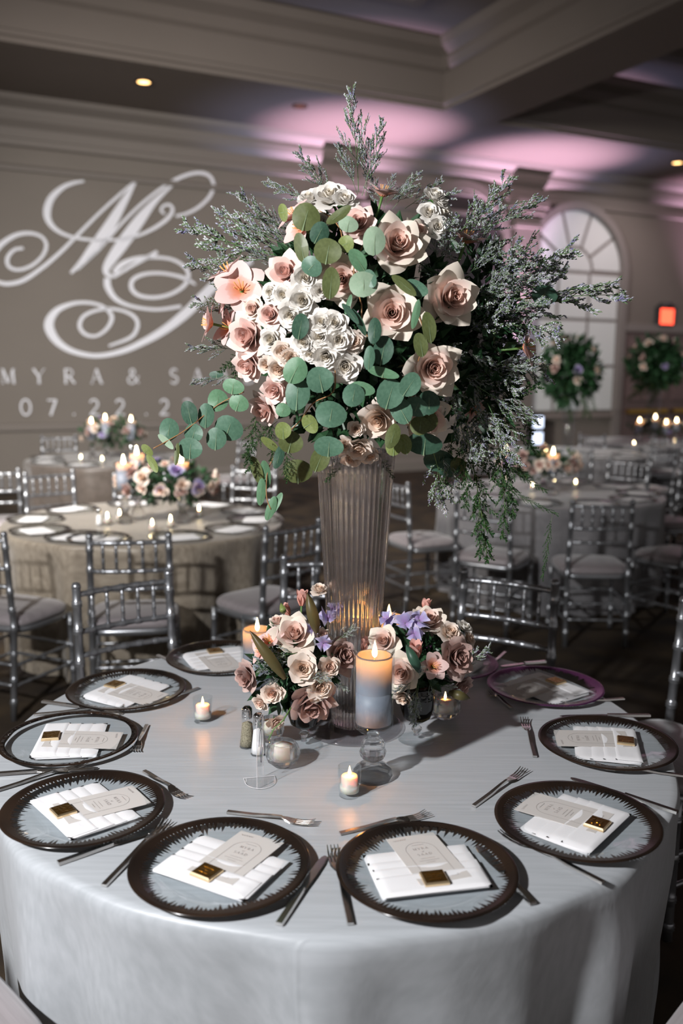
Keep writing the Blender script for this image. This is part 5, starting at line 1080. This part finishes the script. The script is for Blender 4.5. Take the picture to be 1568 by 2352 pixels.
# ================================================================== DECORATION OF THE FAR TABLES
def far_votive(P, lab, grp):
    t = thing('votive_glass', lab, 'votive', T(P), grp)
    obj('glass_cup', MB().lathe([(.0, 0), (.024, 0), (.027, .06), (.0255, .06), (.023, .008), (.0, .008)], 14).make('cup'), m_glass, t); obj('wax', MB().lathe([(.0, .009), (.020, .009), (.020, .04), (.0, .041)], 12).make('wax'), m_wwax, t)
    obj('flame', flame_mesh(1.0), m_flametip, t).location = (0, 0, .041)
def far_candle(P, h, lab, grp, glow=0.9):
    """P: foot of the candle, standing on a crystal holder that reaches down to the table"""
    st = P.z - TZ; crystal_holder(Vector((P.x, P.y, TZ)), 'crystal holder under the ' + lab, grp + ' holders', .044, .01, st - .002)
    t = thing('pillar_candle', lab, 'candle', T(P), grp)
    r, k = .042, min(.06, h * .55)
    obj('wax', MB().lathe([(.0, 0), (r, 0), (r, h - k), (r - .010, h - k), (r - .014, h - k * .8), (.0, h - k * .8)], 20).make('wax'), m_wax, t)
    obj('wax_rim', MB().lathe([(r, h - k), (r, h - .003), (r - .002, h), (r - .004, h - .001)], 20).make('rim'), m_shell, t)
    obj('flame', flame_mesh(1.75), m_flametip, t).location = (0, 0, h - .012)
    if glow: candle_light(P + Vector((0, 0, h - .018)), glow * .32)
FM = [('g', m_mauve, 'mauve'), ('s', m_cream, 'cream'), ('q', m_blush, 'blush'), ('s', m_pea, 'lavender'), ('g', m_peach, 'peach')]
def far_mound(c, r3, n, lab, seed, leaves=260, lf=.05, dm=(.06, .11), front=True):
    r_ = random.Random(seed); tag(obj('foliage', leaf_mass(Vector(), r3, leaves, lf, seed, .3), m_core, None, T(c)), 'dark leaves of the ' + lab, 'foliage', None, 'stuff')
    for i in range(n):
        a = 2 * pi * i / n * 1.618; e = r_.uniform(-.35, 1.0); v = Vector((cos(a) * math.sqrt(max(0, 1 - e * e)), sin(a) * math.sqrt(max(0, 1 - e * e)), e))
        if v.y > .35: v.y = -v.y
        P = c + Vector((v.x * r3[0], v.y * r3[1], v.z * r3[2])) * .92; k, m, cn = FM[r_.randrange(5)]
        bloom(P, v, r_.uniform(*dm), k, m, cn + ' bloom in the ' + lab, 'blooms: ' + lab)
def far_settings(c, angs, grp, r=.66):
    for i, a in enumerate(angs): far_setting(c, a, r, i, grp)
def far_setting(c, a, r, i, grp):
    clk = int(round(((270 - a) % 360) / 30 + 6 - 1)) % 12 + 1; where = grp + ", %s o'clock place" % 'one two three four five six seven eight nine ten eleven twelve'.split()[clk - 1]
    aa = rad(a); p = c + Vector((cos(aa), sin(aa), 0)) * r; p.z = TZ + .0005; B = T(p) @ RZ(aa + pi / 2)
    t = thing('charger_plate', 'dark-rimmed charger on the ' + where, 'plate', B, 'chargers: ' + grp); obj('glass_plate', me_plate, m_glass, t); obj('painted_rim', me_rims[i % 4], m_rimdark, t)
    Nn = B @ T((0, -.012, plate_z(.10) + .0022)); t = thing('folded_napkin', 'white napkin on the ' + where, 'napkin', Nn, 'napkins: ' + grp)
    obj('fold', NAP[0], m_napkin, t); obj('fold', NAP[2], m_napkin, t, T((0, -.02, -.003)))
g = 'taupe table below the monogram'
far_settings(C2, (-100, -62, -30, 0, 30, 62, 110, 148, 184, 220, 248), g)
far_mound(C2 + Vector((.14, -.02, 1.0)), (.32, .22, .13), 26, 'low flowers on the taupe table', 31, 420, .05, (.07, .125))
for (x, y0, y1, Y, lab) in ((285, 1063, 1125, 3.08, 'grey candle burning nearest us on the taupe table'), (315, 1042, 1090, 3.26, 'grey candle burning rearmost on the taupe table'), (417, 1060, 1105, 3.10, 'grey candle burning beside the eucalyptus tips on the taupe table')):
    a, b_ = ony(x, y0, Y), ony(x, y1, Y); far_candle(b_, a.z - b_.z, lab, 'candles on the taupe table')
for (x, y, lab) in ((247, 1205, 'lit votive beside the salt shaker on the taupe table'), (275, 1198, 'second lit votive from the shaker on the taupe table'), (350, 1222, 'lit votive nearest the chair back on the taupe table'), (392, 1212, 'lit votive before the flower stand on the taupe table'), (457, 1187, 'lit votive farthest along toward the vase on the taupe table')): far_votive(onz(x, y, TZ), lab, 'votives on the taupe table')
shaker(onz(228, 1207, TZ), mat('salt', (.82, .80, .80), .9), 'white salt shaker on the taupe table')
g = 'farthest table under the date'
far_settings(C3, (-100, -60, -140, 180, 0), g)
far_mound(C3 + Vector((.02, .0, 1.03)), (.36, .26, .16), 14, 'flowers on the farthest table', 32, 320)
for (x, y0, y1, lab) in ((211, 970, 1010, 'outermost of three candles on the farthest table'), (243, 962, 1005, 'middle of three candles on the farthest table'), (302, 966, 1010, 'candle nearest the bouquet on the farthest table')):
    a, b_ = ony(x, y0, 6.75), ony(x, y1, 6.75); far_candle(b_, a.z - b_.z, lab, 'candles on the farthest table', .6)
for (x, y, lab) in ((186, 1062, 'lit votive on the farthest table, toward the picture edge'), (235, 1066, 'lit votive on the farthest table, toward the bouquet')): far_votive(onz(x, y, TZ), lab, 'votives on the farthest table')
g = 'pewter table behind the fern'
far_settings(C4, (-110, -75, -40, -8, 25, 60, 150, 215), g)
far_mound(C4 + Vector((-.08, .0, .98)), (.34, .22, .13), 20, 'low flowers on the pewter table', 33, 360, .05, (.07, .12))
for (x, y0, y1, Y, lab) in ((1268, 1042, 1085, 4.45, 'brightest grey candle on the pewter table'), (1160, 1038, 1080, 4.6, 'candle seen through the fern on the pewter table'), (1250, 1034, 1070, 4.8, 'rear candle on the pewter table')):
    a, b_ = ony(x, y0, Y), ony(x, y1, Y); far_candle(b_, a.z - b_.z, lab, 'candles on the pewter table')
for (x, y, lab) in ((1321, 1122, 'lit votive in the open on the pewter table'), (1162, 1112, 'lit votive behind the fern on the pewter table'), (1222, 1128, 'lit votive under the flowers on the pewter table')): far_votive(onz(x, y, TZ), lab, 'votives on the pewter table')
def far_tall(c, zc, r3, lab, seed):
    t = thing('fluted_vase', 'tall clear vase under the ' + lab, 'vase', T((c.x, c.y, TZ)), 'far tall vases'); h = zc - r3[2] * .6 - TZ
    obj('body', MB().lathe([(.0, 0), (.055, 0), (.06, .02), (.09, h), (.088, h), (.056, .03), (.0, .03)], 24).make('body'), m_glass, t)
    far_mound(Vector((c.x, c.y, zc)), r3, 13, lab, seed, 900, .10, (.09, .14))
    r_ = random.Random(seed)
    for k in range(6): 
        b_ = Vector((c.x, c.y, zc)); fern(b_ + Vector((r_.uniform(-.2, .2), -.1, -.1)), b_ + Vector((r_.uniform(-.35, .35), r_.uniform(-.2, .2), -r_.uniform(.4, .62))), 'fern frond trailing from the ' + lab, 'fern: ' + lab, .6)
far_tall(C6, 1.70, (.34, .30, .40), 'dark tall arrangement under the fanlight window', 51)
far_tall(C5, 1.80, (.40, .34, .36), 'dark tall arrangement below the exit sign', 52)
for (x, y0, y1, lab) in ((1467, 968, 990, 'candle nearest the window on the far exit table'), (1528, 972, 995, 'brightest candle on the far exit table'), (1503, 960, 985, 'dim candle between the others on the far exit table'), (1552, 968, 990, 'outermost candle on the far exit table')):
    a, b_ = ony(x, y0, 9.5), ony(x, y1, 9.5); far_candle(b_, a.z - b_.z, lab, 'candles on the far exit table', .5)
far_mound(C5 + Vector((.02, -.1, .95)), (.40, .25, .12), 8, 'low flowers on the far exit table', 35)
for (x, y, lab) in ((1455, 1027, 'lit votive at the window side of the far exit table'), (1548, 1022, 'lit votive at the outer side of the far exit table')): far_votive(onz(x, y, TZ), lab, 'votives on the far exit table')
far_settings(C5, (-110, -60), 'far table by the exit door'); far_settings(C6, (-120, -75, -30), 'table under the fanlight window')
